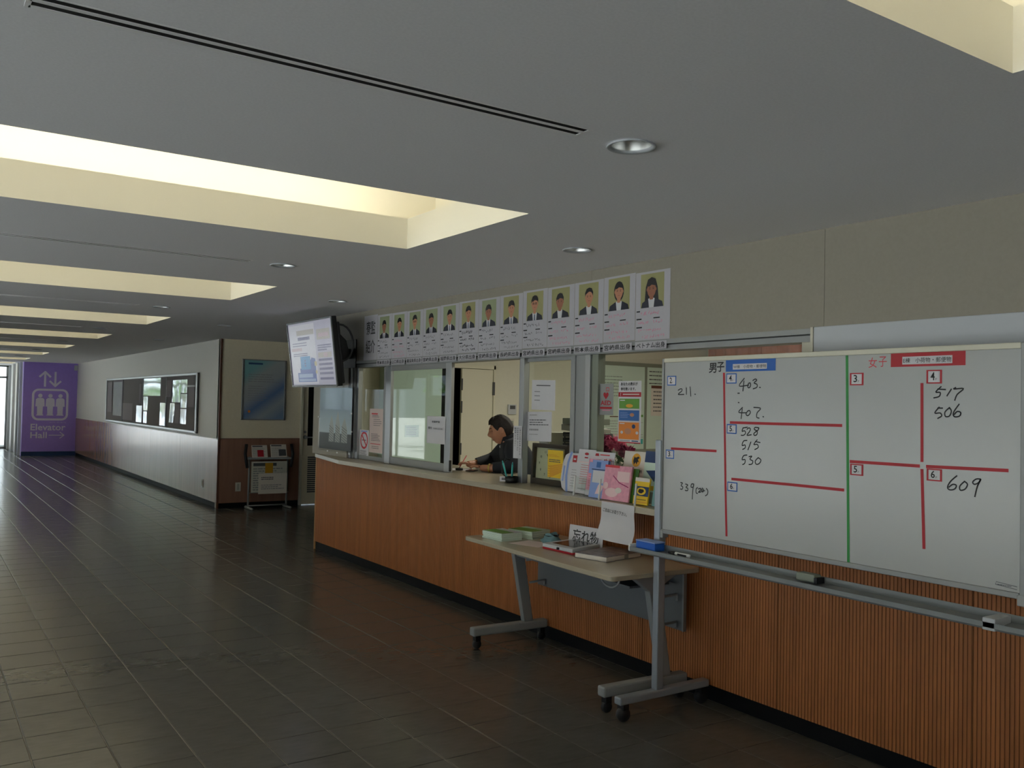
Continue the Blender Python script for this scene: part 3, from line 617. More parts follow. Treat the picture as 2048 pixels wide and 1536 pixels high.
for k in range(13):
    y0 = Y0+PP*k; y1 = y0+PP; tilt = rr.uniform(-.004, .004)
    F = Fr((XW-.001, y1, 1.985+tilt), (0, -1, rr.uniform(-.008, .008)), (0, 0, 1)); pw = PP-.004; ph = .412 if k < 11 else .418
    t = thing('portrait_sheet', 'portrait sheet, %s of thirteen, %s' % (ORD[k], DESC[k]), 'poster', (XW-.001, (y0+y1)/2, 1.985), 0, 'portrait sheets above the counter window')
    m = MB(); n = 6
    vs = []; 
    for i in range(n+1):
        for j in range(4):
            d = .0006+(.004*rr.random() if (i in (0, n) and j in (0, 3)) else 0); vs.append(F.p(.002+pw*i/n, ph*j/3, min(d, .0008)))
    m.add(vs, [(i*4+j, i*4+4+j, i*4+5+j, i*4+1+j) for i in range(n) for j in range(3)], 'sheet_paper'); m.build('sheet', t)
    hs = ['long', 'bob', 'tied', 'short', 'short', 'short', 'short', 'short', 'short', 'short', 'short', 'short', 'short'][k]
    bgm = 'photo_green' if k in (6, 9, 10, 11, 12, 8) else 'photo_yellow'
    portrait(F, .047, .195, .200, .203, k, bgm, 'photo_skin' if k % 3 else 'photo_skin_dark', hs, k > 3).build('photograph', t)
    m = MB(); hand = 'ink_pink' if (k < 4 or k == 11) else 'ink'
    for b, w in ((.172, .03), (.125, .045), (.075, .05)): m.rect(F, .012, .012+w, b, b+.008, 'ink')
    m.rect(F, .16, .215, .127, .134, 'ink')
    def scrib(a, b, w, h, n):
        for q in range(n):
            x = a+w*q/n; pts = [(x+rr.uniform(0, w/n*.9), b+rr.uniform(0, h)) for _ in range(4)]; m.stroke(F, pts, .0028 if k != 7 else .005, hand, .0012)
    scrib(.05, .150, .16, .026, 8); scrib(.03, .095, .09, .02, 6); scrib(.16, .098, .08, .02, 4); scrib(.03, .048, .2, .02, 10); scrib(.06, .012, .2, .022, 9)
    m.build('handwriting', t)
    # strip naming the home prefecture, taped on the window head below the sheet
    wd = .272 if k != 10 else .285
    G = Fr((XW-.006, y1-.008, 1.930), (0, -1, 0), (0, 0, 1))
    dup = {'宮崎県出身': 1, '熊本県出身': 1}.get(ORIG[k])
    s = thing('origin_strip', 'white strip with bold black Japanese lettering below the portrait sheet %s' % ORD[k] if dup else 'white strip lettered %s below portrait sheet %s' % (ORIG[k], ORD[k]), 'sign', (XW-.006, y1-.14, 1.93), 0, 'origin strips under the portraits')
    MB().slab(G, 0, wd, 0, .047, .0008, 'sheet_paper').build('strip', s); MB().text(G, ORIG[k], .012, .006, .035, wd-.024, 'ink', bold=.014).build('lettering', s)
F = Fr((XW-.001, 7.985, 1.985), (0, -1, 0), (0, 0, 1))
t = thing('title_sheet', 'white title sheet with large black characters left of the portraits', 'poster', (XW, 7.84, 1.985))
MB().slab(F, 0, .295, 0, .43, .0007, 'sheet_paper').build('sheet', t)
MB().text(F, '寮監', .05, .245, .13, .20, 'ink', bold=.008).text(F, '紹介', .05, .065, .13, .20, 'ink', bold=.010).build('lettering', t)

# ------------------------------------------------------------------ television hanging by the counter end
tv = thing('television', 'flat television tilted down from the wall, showing a notice page', 'television', (3.3, 8.36, 1.72))
F = Fr((3.3, 8.95, 1.725), (0, -1, 0), (-.085, 0, .65)); tw, th = 1.17, .655
MB().slab(F, 0, tw, 0, th, -.05, 'black').build('housing', tv, .006)
m = MB(); bz = .016
m.slab(F, 0, tw, 0, bz, .008, 'black_gloss').slab(F, 0, tw, th-bz, th, .008, 'black_gloss').slab(F, 0, bz, bz, th-bz, .008, 'black_gloss').slab(F, tw-bz, tw, bz, th-bz, .008, 'black_gloss').slab(F, 0, tw, -.004, .004, .010, 'alu_dull').slab(F, tw-.004, tw+.003, 0, th, .010, 'alu_dull'); m.build('bezel', tv)
m = MB(); sc = lambda u0, u1, v0, v1, c, d=.0012: m.rect(F, bz+(tw-2*bz)*u0, bz+(tw-2*bz)*u1, bz+(th-2*bz)*v0, bz+(th-2*bz)*v1, c, d)
sc(0, 1, 0, 1, 'scr_bg', .0008); sc(.02, .62, .02, .97, 'scr_white', .001); sc(.64, .98, .02, .97, 'scr_bg', .001)
sc(.20, .60, .80, .88, 'scr_beige'); sc(.22, .50, .72, .77, 'scr_text'); sc(.66, .95, .70, .86, 'scr_beige'); sc(.70, .92, .74, .80, 'scr_pink', .0014)
for v in (.60, .565, .53): sc(.66, .66+.2+.1*(v > .55), v, v+.02, 'scr_text')
sc(.05, .3, .55, .60, 'scr_pink'); sc(.66, .95, .42, .50, 'scr_beige'); sc(.78, .86, .43, .49, 'scr_pink', .0014)
for v in (.37, .30, .23, .16, .08): sc(.66, .95, v, v+.035, 'scr_text')
for v in (.67, .63, .50, .47): sc(.08, .42, v, v+.012, 'scr_text')
sc(.15, .58, .05, .20, 'scr_blue'); sc(.17, .56, .06, .10, 'scr_pale', .0014); sc(.17, .5, .12, .18, 'scr_pale', .0014)
m.poly(F, [(tw*.22, th*.2), (tw*.58, th*.2), (tw*.58, th*.42), (tw*.50, th*.44), (tw*.40, th*.28), (tw*.22, th*.28)], 'scr_blue', .0013); sc(.24, .47, .25, .46, 'scr_cyan', .0015)
for v in (.30, .34, .38): sc(.33, .36, v, v+.02, 'scr_text', .0018)
sc(.56, .61, .30, .37, 'scr_yellow', .0014); sc(.57, .61, .18, .23, 'scr_yellow', .0014); m.build('screen', tv)
MB().slab(F, .10, 1.165, .02, .60, -.03, 'black', -.05).build('back_cover', tv, .012)
MB().prism([F.p(1.12, .20, -.08), F.p(1.12, .25, -.14), F.p(1.12, .30, -.17), F.p(1.12, .42, -.15), F.p(1.12, .50, -.08)], F.u*-.7, 'black').build('mount_housing', tv, .006)
b = MB(); b.bar((3.46, 8.3, 2.06), (XW, 8.3, 2.06), .06, .10, 'black'); b.box(XW-.012, XW, 8.15, 8.45, 1.92, 2.2, 'black'); c_ = MB(); c_.tube([F.p(1.165, .40+.17*math.cos(a), -.075-.12*math.sin(a)) for a in [math.pi*i/10 for i in range(11)]], .010, 'black'); c_.build('cable', tv); b.build('wall_bracket', tv)

# poster in a clear sleeve on the wall left of the window
t = thing('poster', 'building poster in a clear sleeve beside the service window', 'poster', (XW, 8.65, 1.07))
F = Fr((XW-.001, 9.06, 1.085), (0, -1, 0), (0, 0, 1))
m = MB().slab(F, 0, .83, 0, .64, .001, 'building_fade'); G = Fr((XW-.002, 9.06, 1.085), (0, -1, 0), (0, 0, 1))
m.rect(G, 0, .83, 0, .17, 'grey_dark', .0002)
for i, (a, w, h) in enumerate(((.26, .13, .36), (.42, .13, .40), (.58, .15, .34))):
    m.poly(G, [(a, .08), (a+w, .08), (a+w, h*.6), (a+w*.55, h), (a+.02, h*.75)], 'poster_grey', .0004)
    for q in range(7): m.stroke(G, [(a+.01, h*.2+.02+q*.026), (a+w-.01, h*.2-.02+q*.026)], .006, 'grey_dark', .0006)
m.build('print', t)
m = MB(); m.rect(F, -.015, .845, -.02, .66, 'acrylic', .004); m.build('sleeve', t)
m = MB()
for a, b in ((.02, .665), (.36, .668), (-.02, .33), (.85, .2), (.84, .38), (.25, -.02), (.5, -.025), (.8, -.02)): m.slab(F, a-.014, a+.014, b-.007, b+.007, .004, 'plastic_white', .004)
m.build('tape', t)  # white tape tabs stand in for the glints along the sleeve

# ------------------------------------------------------------------ notices stuck on the panes (hall side)
def sheet(name, lab, cat, x, ya, yb, z0, z1, m='paper', fill=None, sk=0, group=None):
    t = thing(name, lab, cat, (x, (ya+yb)/2, z0), 0, group)
    F = Fr((x, ya, z0), (0, -1, sk), (0, 0, 1)); w = ya-yb; h = z1-z0
    MB().slab(F, 0, w, 0, h, .0008, m).build('sheet', t)
    if fill:
        G = Fr(F.p(0, 0, .0008), F.u, F.v); k = MB(); fill(k, G, w, h); k.build('print', t)
    return t
XG = 3.682
def f_tall(k, G, w, h):
    k.rect(G, w*.15, w*.6, h*.87, h*.90, 'ink_red'); k.lines(G, w*.2, w*.75, h*.80, h*.86, 2, 'ink_grey', .4); k.lines(G, w*.3, w*.9, h*.6, h*.78, 4, 'ink_grey', .25); k.lines(G, w*.15, w*.85, h*.26, h*.44, 5, 'ink_grey', .35); k.rect(G, w*.1, w*.85, h*.19, h*.205, 'ink_red'); k.lines(G, w*.2, w*.95, h*.08, h*.16, 2, 'ink_grey', .3)
sheet('notice_sheet', 'tall pinkish notice of small print on the leftmost window pane', 'notice', 3.712, 7.955, 7.655, 1.10, 1.52, 'paper_pink', f_tall)
def f_ns(k, G, w, h):
    for i in range(24):
        a = 2*math.pi*i/24; b = 2*math.pi*(i+1)/24; k.stroke(G, [(w*.5+w*.36*math.cos(a), h*.62+w*.36*math.sin(a)), (w*.5+w*.36*math.cos(b), h*.62+w*.36*math.sin(b))], w*.09, 'ink_red', .001)
    k.stroke(G, [(w*.25, h*.62+w*.25), (w*.75, h*.62-w*.25)], w*.08, 'ink_red', .0012); k.rect(G, w*.28, w*.72, h*.61, h*.64, 'ink_grey'); k.rect(G, w*.15, w*.85, h*.92, h*.97, 'light_blue_print'); k.lines(G, w*.1, w*.9, h*.06, h*.26, 5, 'ink_grey', .4)
sheet('no_smoking_sign', 'no smoking sticker with red crossed circle low on the left pane', 'sign', 3.71, 8.17, 7.96, ZC+.022, 1.31, 'paper', f_ns)
def f_sash(k, G, w, h):
    k.text(G, '営業時間', w*.28, h*.76, h*.07, w*.42, 'ink', bold=.02); k.text(G, '受付', w*.08, h*.52, h*.09, w*.2, 'ink', bold=.02); k.text(G, '7:00-22:00', w*.36, h*.52, h*.055, w*.5, 'ink_grey', bold=.01)
sheet('notice_sheet', 'white opening hours sheet taped to edge of the sliding window', 'notice', 3.668, 6.715, 6.40, 1.245, 1.475, 'paper', f_sash)
def f_strip(k, G, w, h):
    for q in range(3):
        for i in range(13 - q*2):
            k.text(G, 'ご用の方は呼鈴を押して下さい'[(i+q*3) % 14], w*(.72-q*.28), h*(.90-i*.066), h*.05, w*.17, 'ink_grey', bold=.02)
sheet('notice_strip', 'narrow white paper strip of vertical writing hung beside the opening', 'notice', 3.664, 5.392, 5.285, 1.195, 1.43, 'paper', f_strip, sk=.02)
def f_p1(k, G, w, h): k.rect(G, w*.2, w*.8, h*.80, h*.835, 'ink_grey'); [k.rect(G, w*.12, w*.36, h*b, h*(b+.02), 'ink_grey') for b in (.6, .46, .31)]
sheet('notice_sheet', 'upper white printed sheet on the pane right of the clerk', 'notice', 3.709, 5.235, 4.955, 1.553, 1.765, 'paper', f_p1, sk=-.02)
def f_p2(k, G, w, h): k.lines(G, w*.1, w*.5, h*.86, h*.92, 1, 'ink_faint', .5); k.lines(G, w*.1, w*.92, h*.52, h*.76, 3, 'ink_grey', .4); k.lines(G, w*.1, w*.6, h*.34, h*.44, 1, 'ink_faint', .6); k.lines(G, w*.1, w*.5, h*.2, h*.26, 1, 'ink_faint', .4)
sheet('notice_sheet', 'lower white printed sheet on the pane above the square clock', 'notice', 3.709, 5.285, 4.99, 1.325, 1.535, 'paper', f_p2, sk=.02)
def f_aed(k, G, w, h):
    pts = []
    for i in range(24):
        a = 2*math.pi*i/24; pts.append((w*.5+w*.0115*16*math.sin(a)**3, h*.625+w*.0115*(13*math.cos(a)-5*math.cos(2*a)-2*math.cos(3*a)-math.cos(4*a))))
    k.poly(G, pts, 'tape_red'); k.ring(G, w*.5, w*.72, h*.76, h*.88, .004, 'ink_red', .0014); k.text(G, 'AED', w*.14, h*.31, h*.15, w*.72, 'tape_red', bold=.03); k.rect(G, w*.1, w*.92, h*.19, h*.26, 'tape_red'); k.rect(G, w*.25, w*.8, h*.14, h*.16, 'ink_pink')
sheet('aed_sign', 'grey AED sticker with red heart on the window pane', 'sign', 3.698, 4.468, 4.325, 1.53, 1.73, 'alu_dull', f_aed)
def f_pos(k, G, w, h):
    k.text(G, 'あなたの勇気が', w*.1, h*.925, h*.055, w*.75, 'ink', bold=.02); k.text(G, '命を救います。', w*.1, h*.845, h*.055, w*.66, 'ink', bold=.02)
    k.rect(G, 0, w, h*.745, h*.82, 'tape_red'); k.text(G, '?', w*.08, h*.755, h*.055, None, 'paper', bold=.02); k.rect(G, w*.2, w*.92, h*.775, h*.795, 'paper_pink', .0014)
    k.rect(G, w*.04, w*.93, h*.555, h*.715, 'green_print', .0012); k.ell(G, w*.5, h*.60, w*.16, h*.03, 'yellow_orange', .0016, 10); k.rect(G, w*.08, w*.3, h*.68, h*.695, 'paper', .0016)
    k.rect(G, w*.04, w*.93, h*.36, h*.53, 'blue_print', .0012); k.ell(G, w*.62, h*.455, w*.1, h*.03, 'photo_skin', .0016, 10); k.lines(G, w*.1, w*.5, h*.40, h*.5, 4, 'light_blue_print', .3, d=.0016)
    k.rect(G, w*.04, w*.93, h*.06, h*.335, 'orange_print', .0012); k.ell(G, w*.70, h*.27, w*.08, h*.035, 'navy_print', .0016, 12); k.ell(G, w*.18, h*.17, w*.06, h*.025, 'paper', .0016, 10); k.ell(G, w*.85, h*.17, w*.06, h*.025, 'paper', .0016, 10); k.ell(G, w*.45, h*.19, w*.15, h*.05, 'photo_skin', .0016, 12); k.rect(G, w*.08, w*.3, h*.305, h*.32, 'paper', .0016)
    k.rect(G, w*.1, w*.55, h*.03, h*.045, 'ink_faint'); k.rect(G, w*.62, w*.9, h*.028, h*.045, 'navy_print'); k.rect(G, 0, w, 0, h*.018, 'tape_red')
sheet('first_aid_poster', 'first aid poster with green, blue and orange panels on pane', 'poster', 3.698, 4.275, 4.065, 1.36, 1.745, 'paper', f_pos)

# ------------------------------------------------------------------ things on the counter
t = thing('clock', 'square dark wooden clock standing inside the window', 'clock', (3.80, 5.08, ZC))
F = Fr((3.775, 5.285, ZC), (0, -1, 0), (.05, 0, 1)); m = MB(); cw, ch = .41, .29
m.slab(F, 0, cw, 0, .04, .03, 'clock_wood').slab(F, 0, cw, ch-.03, ch, .03, 'clock_wood').slab(F, 0, .025, .04, ch-.03, .03, 'clock_wood').slab(F, cw-.025, cw, .04, ch-.03, .03, 'clock_wood').slab(F, 0, cw, 0, ch, .02, 'clock_wood', -.03); m.build('frame', t)
m = MB().slab(F, .025, cw-.025, .04, ch-.03, .004, 'clock_face'); G = Fr(F.p(0, 0, .004), F.u, F.v); m.build('face', t)
m = MB(); cx, cy = .2, .15
for h_ in range(1, 13):
    a = math.pi/2-h_*math.pi/6; m.text(G, str(h_), cx+.135*math.cos(a), cy+.092*math.sin(a)-.009, .018, None, 'ink', bold=.02, center=True)
m.build('numerals', t); m = MB(); m.stroke(G, [(cx, cy), (cx-.045, cy+.065)], .007, 'ink', .003); m.stroke(G, [(cx, cy), (cx+.085, cy-.01)], .005, 'ink', .0035); m.build('hands', t)
def f_bro(k, G, w, h):
    rr_ = random.Random(3)
    for q in range(5): k.poly(G, [(0, h*(.05+q*.09)), (w*.2, h*(.0+q*.09)), (w, h*(.25+q*.06)), (w, h*(.30+q*.06))], 'yellow_orange', .0008+.0001*q)
    k.lines(G, w*.1, w*.9, h*.55, h*.68, 2, 'ink_grey', .5, rnd=rr_); k.lines(G, w*.1, w*.85, h*.75, h*.85, 2, 'yellow_orange', .5, rnd=rr_)
sheet('brochure', 'yellow and orange brochure in front of the square clock', 'leaflet', 3.708, 5.025, 4.85, 1.085, 1.275, 'yellow_print', f_bro)
# document trays and file box behind the pane
trx = (3.99, 4.19); 
t = thing('tray_stack', 'stack of dark letter trays with papers beside the mullion', 'letter tray', (4.1, 5.1, ZC))
for k in range(9):
    z = ZC+.012+.041*k; m = MB(); m.box(4.0, 4.19, 4.9, 5.24, z, z+.004, 'grey_dark').box(4.0, 4.004, 4.9, 5.24, z, z+.012, 'grey_dark').box(4.0, 4.19, 5.236, 5.24, z, z+.03, 'grey_dark').box(4.0, 4.19, 4.9, 4.904, z, z+.03, 'grey_dark'); m.build('tray', t); MB().box(4.005, 4.18, 4.91, 5.23, z+.005, z+.012, 'paper').build('papers', t)
m = MB()
for x in (4.01, 4.18):
    for y in (4.91, 5.23): m.box(x-.004, x+.004, y-.004, y+.004, ZC, ZC+.372, 'grey_dark')
m.build('post', t)
MB().prism([(3.99, 4.92, ZC+.373), (3.99, 5.25, ZC+.385), (3.99, 5.25, ZC+.430), (3.99, 4.92, ZC+.400)], (.20, 0, 0), 'grey_box').build('document_box', None, .003, 'white lidded box lying tilted on top of the letter trays', 'box')
MB().box(4.0, 4.18, 4.92, 5.25, ZC+.431, ZC+.475, 'green_grey').build('file_box', None, .004, 'grey green box on top of the tilted white box', 'box')
t = thing('file_box', 'cream file box beside the letter trays', 'box', (4.0, 5.36, ZC)); MB().box(3.90, 4.19, 5.27, 5.40, ZC, 1.385, 'office_door').build('body', t, .003); MB().box(3.896, 3.90, 5.28, 5.39, 1.30, 1.33, 'paper').build('label', t)
# pen holder
t = thing('pen_holder', 'black pen holder with white label in the window opening', 'pen holder', (3.63, 5.36, ZC))
MB().lathe([(.042, 0), (.046, .002), (.050, .046), (.046, .046), (.042, .006), (0, .006)], (3.63, 5.36, ZC), 'black', 20).build('cup', t)
MB().tube([(3.625, 5.400, ZC+.03), (3.61, 5.455, ZC+.06), (3.615, 5.46, ZC+.12), (3.63, 5.44, ZC+.17), (3.66, 5.42, ZC+.16)], .005, 'black', 8).build('wire_loop', t)
G = Fr((3.592, 5.385, ZC+.008), (.62, -.78, 0), (0, 0, 1)); MB().slab(G, -.035, .045, 0, .036, .004, 'paper', .012).lines(G, -.02, .035, .008, .030, 1, 'ink_grey', .8, d=.0165).build('label', t)
for i, (p0, p1) in enumerate((((3.615, 5.385, ZC+.012), (3.60, 5.437, ZC+.155)), ((3.625, 5.345, ZC+.012), (3.61, 5.318, ZC+.150)))):
    p = thing('pen', 'teal pen on the %s side of the black pen holder' % ('clerk' if i == 0 else 'leaflet'), 'pen', p0, 0, 'teal pens in the holder')
    a = Vector(p0); b = Vector(p1); MB().tube([a, a.lerp(b, .88)], .0065, 'teal').build('barrel', p); MB().tube([a.lerp(b, .88), b], [.0065, .003], 'teal').build('tip', p)
# leaflets in clear stands
def stand(lab, x, ya, yb, h, tilt=.2):
    t = thing('leaflet_stand', lab, 'leaflet stand', (x, (ya+yb)/2, ZC), 0, 'clear leaflet stands')
    F = Fr((x+.02, ya, ZC+.004), (0, -1, 0), (tilt, 0, 1)); w = ya-yb
    MB().slab(F, 0, w, 0, h, -.002, 'acrylic').slab(F, 0, w, .02, h*.35, .002, 'acrylic', .030).build('panel', t)
    MB().box(x-.03, x+.07, yb, ya, ZC, ZC+.003, 'acrylic').build('base', t)
    return t
def leaf(lab, x, ya, yb, z0, z1, m, fill, tilt=.2, thick=.004, sk=0):
    t = thing('leaflet', lab, 'leaflet', (x, (ya+yb)/2, z0), 0, 'leaflets on the counter')
    F = Fr((x, ya, z0), (.0, -1, sk), (tilt, 0, 1)); w = ya-yb; h = (z1-z0)*math.sqrt(1+tilt*tilt)
    MB().slab(F, 0, w, 0, h, thick, m).build('sheet', t); G = Fr(F.p(0, 0, thick), F.u, F.v); k = MB(); fill(k, G, w, h); k.build('print', t)
    return t
# rounded envelope pack with a blue band
t = thing('envelope_pack', 'rounded white pack with a blue band leaning at the pane', 'leaflet', (3.64, 4.62, ZC))
F = Fr((3.615, 4.745, ZC), (0, -1, 0), (.16, 0, 1)); w, h = .185, .255
pts = [(w, 0), (w, h), (.06, h), (.02, h*.93), (.0, h*.7), (0, h*.28), (.025, h*.08), (.06, 0)]
m = MB(); m.prism([F.p(a, b) for a, b in pts], F.n*.02, 'paper'); m.build('pack', t, .004)
G = Fr(F.p(0, 0, .02), F.u, F.v); m = MB(); m.stroke(G, [(.085, h), (.062, h*.75), (.06, h*.4), (.085, 0)], .022, 'light_blue_print'); m.rect(G, .02, .035, h*.25, h*.65, 'light_blue_print'); m.rect(G, .105, .15, h*.76, h*.94, 'tape_red'); m.rect(G, .115, .14, h*.82, h*.86, 'paper', .0015); m.lines(G, .11, .18, .03, h*.6, 7, 'ink_faint', .2); m.build('print', t)
stand('tall clear stand with red and white price leaflets', 3.565, 4.57, 4.37, .29)
def f_wh(k, G, w, h):
    k.ell(G, w*.5, h*.90, w*.12, h*.03, 'tape_red'); k.rect(G, w*.4, w*.6, h*.80, h*.83, 'tape_red'); k.rect(G, 0, w, h*.70, h*.72, 'pink_pale')
    for i in range(9): k.rect(G, w*.25, w*.75, h*(.64-i*.052), h*(.648-i*.052), 'ink_red'); k.poly(G, [(w*.82, h*(.66-i*.052)), (w, h*(.63-i*.052)), (w, h*(.68-i*.052))], 'tape_red', .0014)
    k.rect(G, w*.2, w*.9, h*.1, h*.115, 'ink_faint')
leaf('white leaflet with red rows and a red emblem, second from clerk', 3.575, 4.555, 4.385, ZC+.005, 1.305, 'paper', f_wh, .15)
def f_E(k, G, w, h):
    k.poly(G, [(w*.22, h*.90), (w*.38, h*.90), (w*.36, h*.96), (w*.24, h*.96)], 'tape_red'); k.rect(G, w*.42, w*.8, h*.92, h*.945, 'ink_red'); k.rect(G, w*.0, w, h*.86, h*.865, 'ink_pink'); k.rect(G, 0, w*.5, h*.12, h*.83, 'pink_leaflet'); k.rect(G, w*.5, w, h*.12, h*.76, 'pink_pale'); k.text(G, 'ゆう', w*.6, h*.77, h*.08, w*.3, 'ink_red', bold=.03); k.rect(G, w*.04, w*.28, h*.5, h*.75, 'light_blue_print', .0014); k.lines(G, w*.08, w*.5, h*.2, h*.5, 6, 'ink_red', .15)
stand('wide clear stand with pink postal leaflets', 3.535, 4.43, 4.13, .28)
leaf('tall pink and white postal leaflet with red corner mark', 3.548, 4.405, 4.165, ZC+.005, 1.30, 'paper', f_E, .15)
def f_blue(k, G, w, h):
    k.rect(G, 0, w, h*.76, h*1.0, 'light_blue_print'); k.rect(G, w*.25, w*.5, h*.8, h*.95, 'blue_print', .0014); k.rect(G, 0, w, h*.735, h*.76, 'navy_print'); k.rect(G, w*.9, w, h*.5, h, 'navy_print', .0015); k.rect(G, w*.1, w*.85, h*.4, h*.72, 'paper'); k.poly(G, [(w*.35, h*.1), (w*.65, h*.12), (w*.8, h*.34), (w*.5, h*.36)], 'pink_pale')
leaf('small blue postal leaflet in front of the pink one', 3.50, 4.31, 4.145, ZC+.003, 1.252, 'light_blue_print', f_blue, .15)
def f_pink(k, G, w, h):
    k.rect(G, 0, w*.55, h*.93, h, 'ink_red'); k.rect(G, w*.5, w, h*.86, h*.92, 'pink_leaflet'); k.rect(G, w*.5, w*.95, h*.55, h*.84, 'pink_pale'); k.stroke(G, [(w*.35, h*.7), (w*.6, h*.52), (w*.95, h*.42)], .006, 'magenta'); k.ell(G, w*.35, h*.22, w*.25, h*.13, 'pink_pale'); k.ell(G, w*.6, h*.3, w*.12, h*.08, 'paper_warm'); k.ell(G, w*.1, h*.4, w*.1, h*.1, 'pink_pale')
leaf('pink flowered leaflet packet at the front of counter', 3.50, 4.175, 3.935, ZC+.003, 1.23, 'pink_leaflet', f_pink, .15, .012)
stand('clear stand holding the white card with a yellow circle', 3.60, 4.16, 3.86, .27)
def f_cat(k, G, w, h):
    k.ell(G, w*.42, h*.82, w*.15, h*.14, 'yellow_orange'); a, b = w*.42, h*.82
    k.poly(G, [(a-w*.10, b-h*.02), (a-w*.07, b+h*.08), (a-w*.03, b+h*.05), (a+w*.06, b+h*.08), (a+w*.11, b+h*.05), (a+w*.05, b+h*.02), (a+w*.10, b-h*.04), (a+w*.05, b-h*.03), (a+w*.02, b-h*.09), (a-w*.02, b-h*.04), (a-w*.06, b-h*.10)], 'ink', .0016)
    k.text(G, 'ヤマト運輸', w*.2, h*.56, h*.065, w*.45, 'ink', bold=.02)
leaf('white card with yellow circle and black emblem, behind pink packet', 3.612, 4.15, 3.885, ZC+.006, 1.315, 'paper_warm', f_cat, .15)
def f_yel(k, G, w, h):
    k.rect(G, 0, w, h*.32, h*.68, 'navy_print'); k.ell(G, w*.5, h*.5, w*.32, h*.14, 'yellow_print', .0014); a, b = w*.5, h*.5; k.poly(G, [(a-w*.22, b-h*.02), (a-w*.15, b+h*.08), (a+w*.15, b+h*.07), (a+w*.2, b), (a+w*.05, b-h*.08), (a-w*.1, b-h*.08)], 'ink', .0018); k.rect(G, w*.1, w*.9, h*.18, h*.2, 'ink', .0014); k.rect(G, 0, w, h*.08, h*.1, 'orange_print', .0014); k.rect(G, 0, w, h*.86, h, 'paper_warm', .0014)
leaf('yellow and navy leaflet with round black emblem', 3.50, 3.895, 3.775, ZC+.003, 1.175, 'yellow_print', f_yel, .15, .01)
def f_green(k, G, w, h): k.rect(G, w*.5, w, 0, h, 'leaf_green', .0012)
leaf('narrow green edged leaflet left of the yellow one', 3.52, 3.955, 3.905, ZC+.003, 1.22, 'green_print', f_green, .15)
def f_pale(k, G, w, h): k.ell(G, w*.4, h*.75, w*.3, h*.1, 'photo_skin'); k.lines(G, w*.1, w*.9, h*.05, h*.3, 4, 'ink_faint', .3)
leaf('pale blue grey leaflet tucked beside the whiteboard post', 3.515, 3.76, 3.645, ZC+.003, 1.22, 'poster_teal', f_pale, .15)
def f_navy(k, G, w, h): k.rect(G, 0, w, h*.78, h, 'navy_print'); k.poly(G, [(w*.1, h*.62), (w*.9, h*.66), (w*.5, h*.42)], 'navy_print'); k.rect(G, 0, w, h*.25, h*.34, 'yellow_print'); k.rect(G, 0, w*.7, 0, h*.22, 'green_grey', .0014)
leaf('leaflet with navy diamond and yellow band behind the others', 3.585, 3.935, 3.74, ZC+.003, 1.325, 'paper_green', f_navy, .15)
for x, y, lab in ((3.475, 4.43, 'red row'), (3.452, 4.155, 'blue'), (3.452, 3.835, 'yellow')):
    MB().tube([(x, y, ZC), (x+.015, y+.005, ZC+.125)], .0065, 'plastic_white', 10).build('stand_post', None, 0, 'white plastic post in front of the %s leaflet' % lab, 'post', 'white posts of the leaflet stands')
# artificial flowers in a vase inside the window
t = thing('flower_vase', 'magenta and pink artificial flowers in a vase inside the window', 'flowers', (4.02, 4.62, ZC))
MB().lathe([(.0, 0), (.04, 0), (.05, .05), (.045, .12), (.03, .17), (.035, .18), (.028, .178), (.025, .12)], (4.02, 4.62, ZC), 'grey_box', 20).build('vase', t)
rr = random.Random(2)
for i, (dy, z, r, mt) in enumerate(((.15, 1.345, .062, 'magenta'), (.10, 1.30, .05, 'magenta'), (.02, 1.34, .068, 'pink_flower'), (-.05, 1.315, .05, 'pink_flower'), (-.12, 1.285, .062, 'magenta'), (-.17, 1.27, .045, 'magenta'))):
    c = Vector((3.97+rr.uniform(-.02, .03), 4.62+dy, z)); fl_ = MB()
    fl_.ball(c, r*.55, mt, 10, 8)
    for q in range(120):
        d = Vector((rr.gauss(0, 1), rr.gauss(0, 1), rr.gauss(0, 1))).normalized(); s = d.orthogonal().normalized()*.014; e = c+d*r*rr.uniform(.85, 1.15); fl_.add([c+d*r*.2-s*.5, c+d*r*.7-s, e, c+d*r*.7+s, c+d*r*.2+s*.5], [(0, 1, 2, 3, 4)], mt)
    b = fl_.build('bloom', t); MB().tube([(4.02, 4.62, ZC+.15), (4.0, 4.62+dy*.5, z-.08), c], .003, 'leaf_green', 6).build('stem', b)
m = MB()
for q in range(10):
    p = Vector((4.0, 4.62+rr.uniform(-.15, .12), 1.24+rr.uniform(-.03, .03))); a = Vector((rr.uniform(-.02, .02), rr.uniform(-.05, .05), .03)); b = Vector((.0, .02, -.01)); m.add([p-a, p+b, p+a, p-b], [(0, 1, 2, 3)], 'leaf_green')
m.build('leaf', t)
# paper sign hung on the counter edge
t = thing('paper_sign', 'white paper sign hanging from the front edge of the counter', 'sign', (3.425, 3.95, .81))
vs = []; nx, nz = 10, 8
for i in range(nx+1):
    for j in range(nz+1):
        u = i/nx; v = j/nz; y = 4.095-.29*u+(.02*(1-v)); z = 1.022-.215*(1-v)-.012*u*(1-v); x = 3.425-.02*math.sin(u*3.0+.4)*(1-v)-.018*(1-v)*math.cos(v*5+u)
        vs.append((x, y, z))
MB().add(vs, [(i*(nz+1)+j, (i+1)*(nz+1)+j, (i+1)*(nz+1)+j+1, i*(nz+1)+j+1) for i in range(nx) for j in range(nz)], 'paper', True).build('sheet', t)
G = Fr((3.385, 4.09, .805), (.0, -1, -.05), (.17, 0, 1)); MB().text(G, 'ご自由にお取り下さい。', .035, .165, .022, .21, 'ink', .012, bold=.012).build('lettering', t)

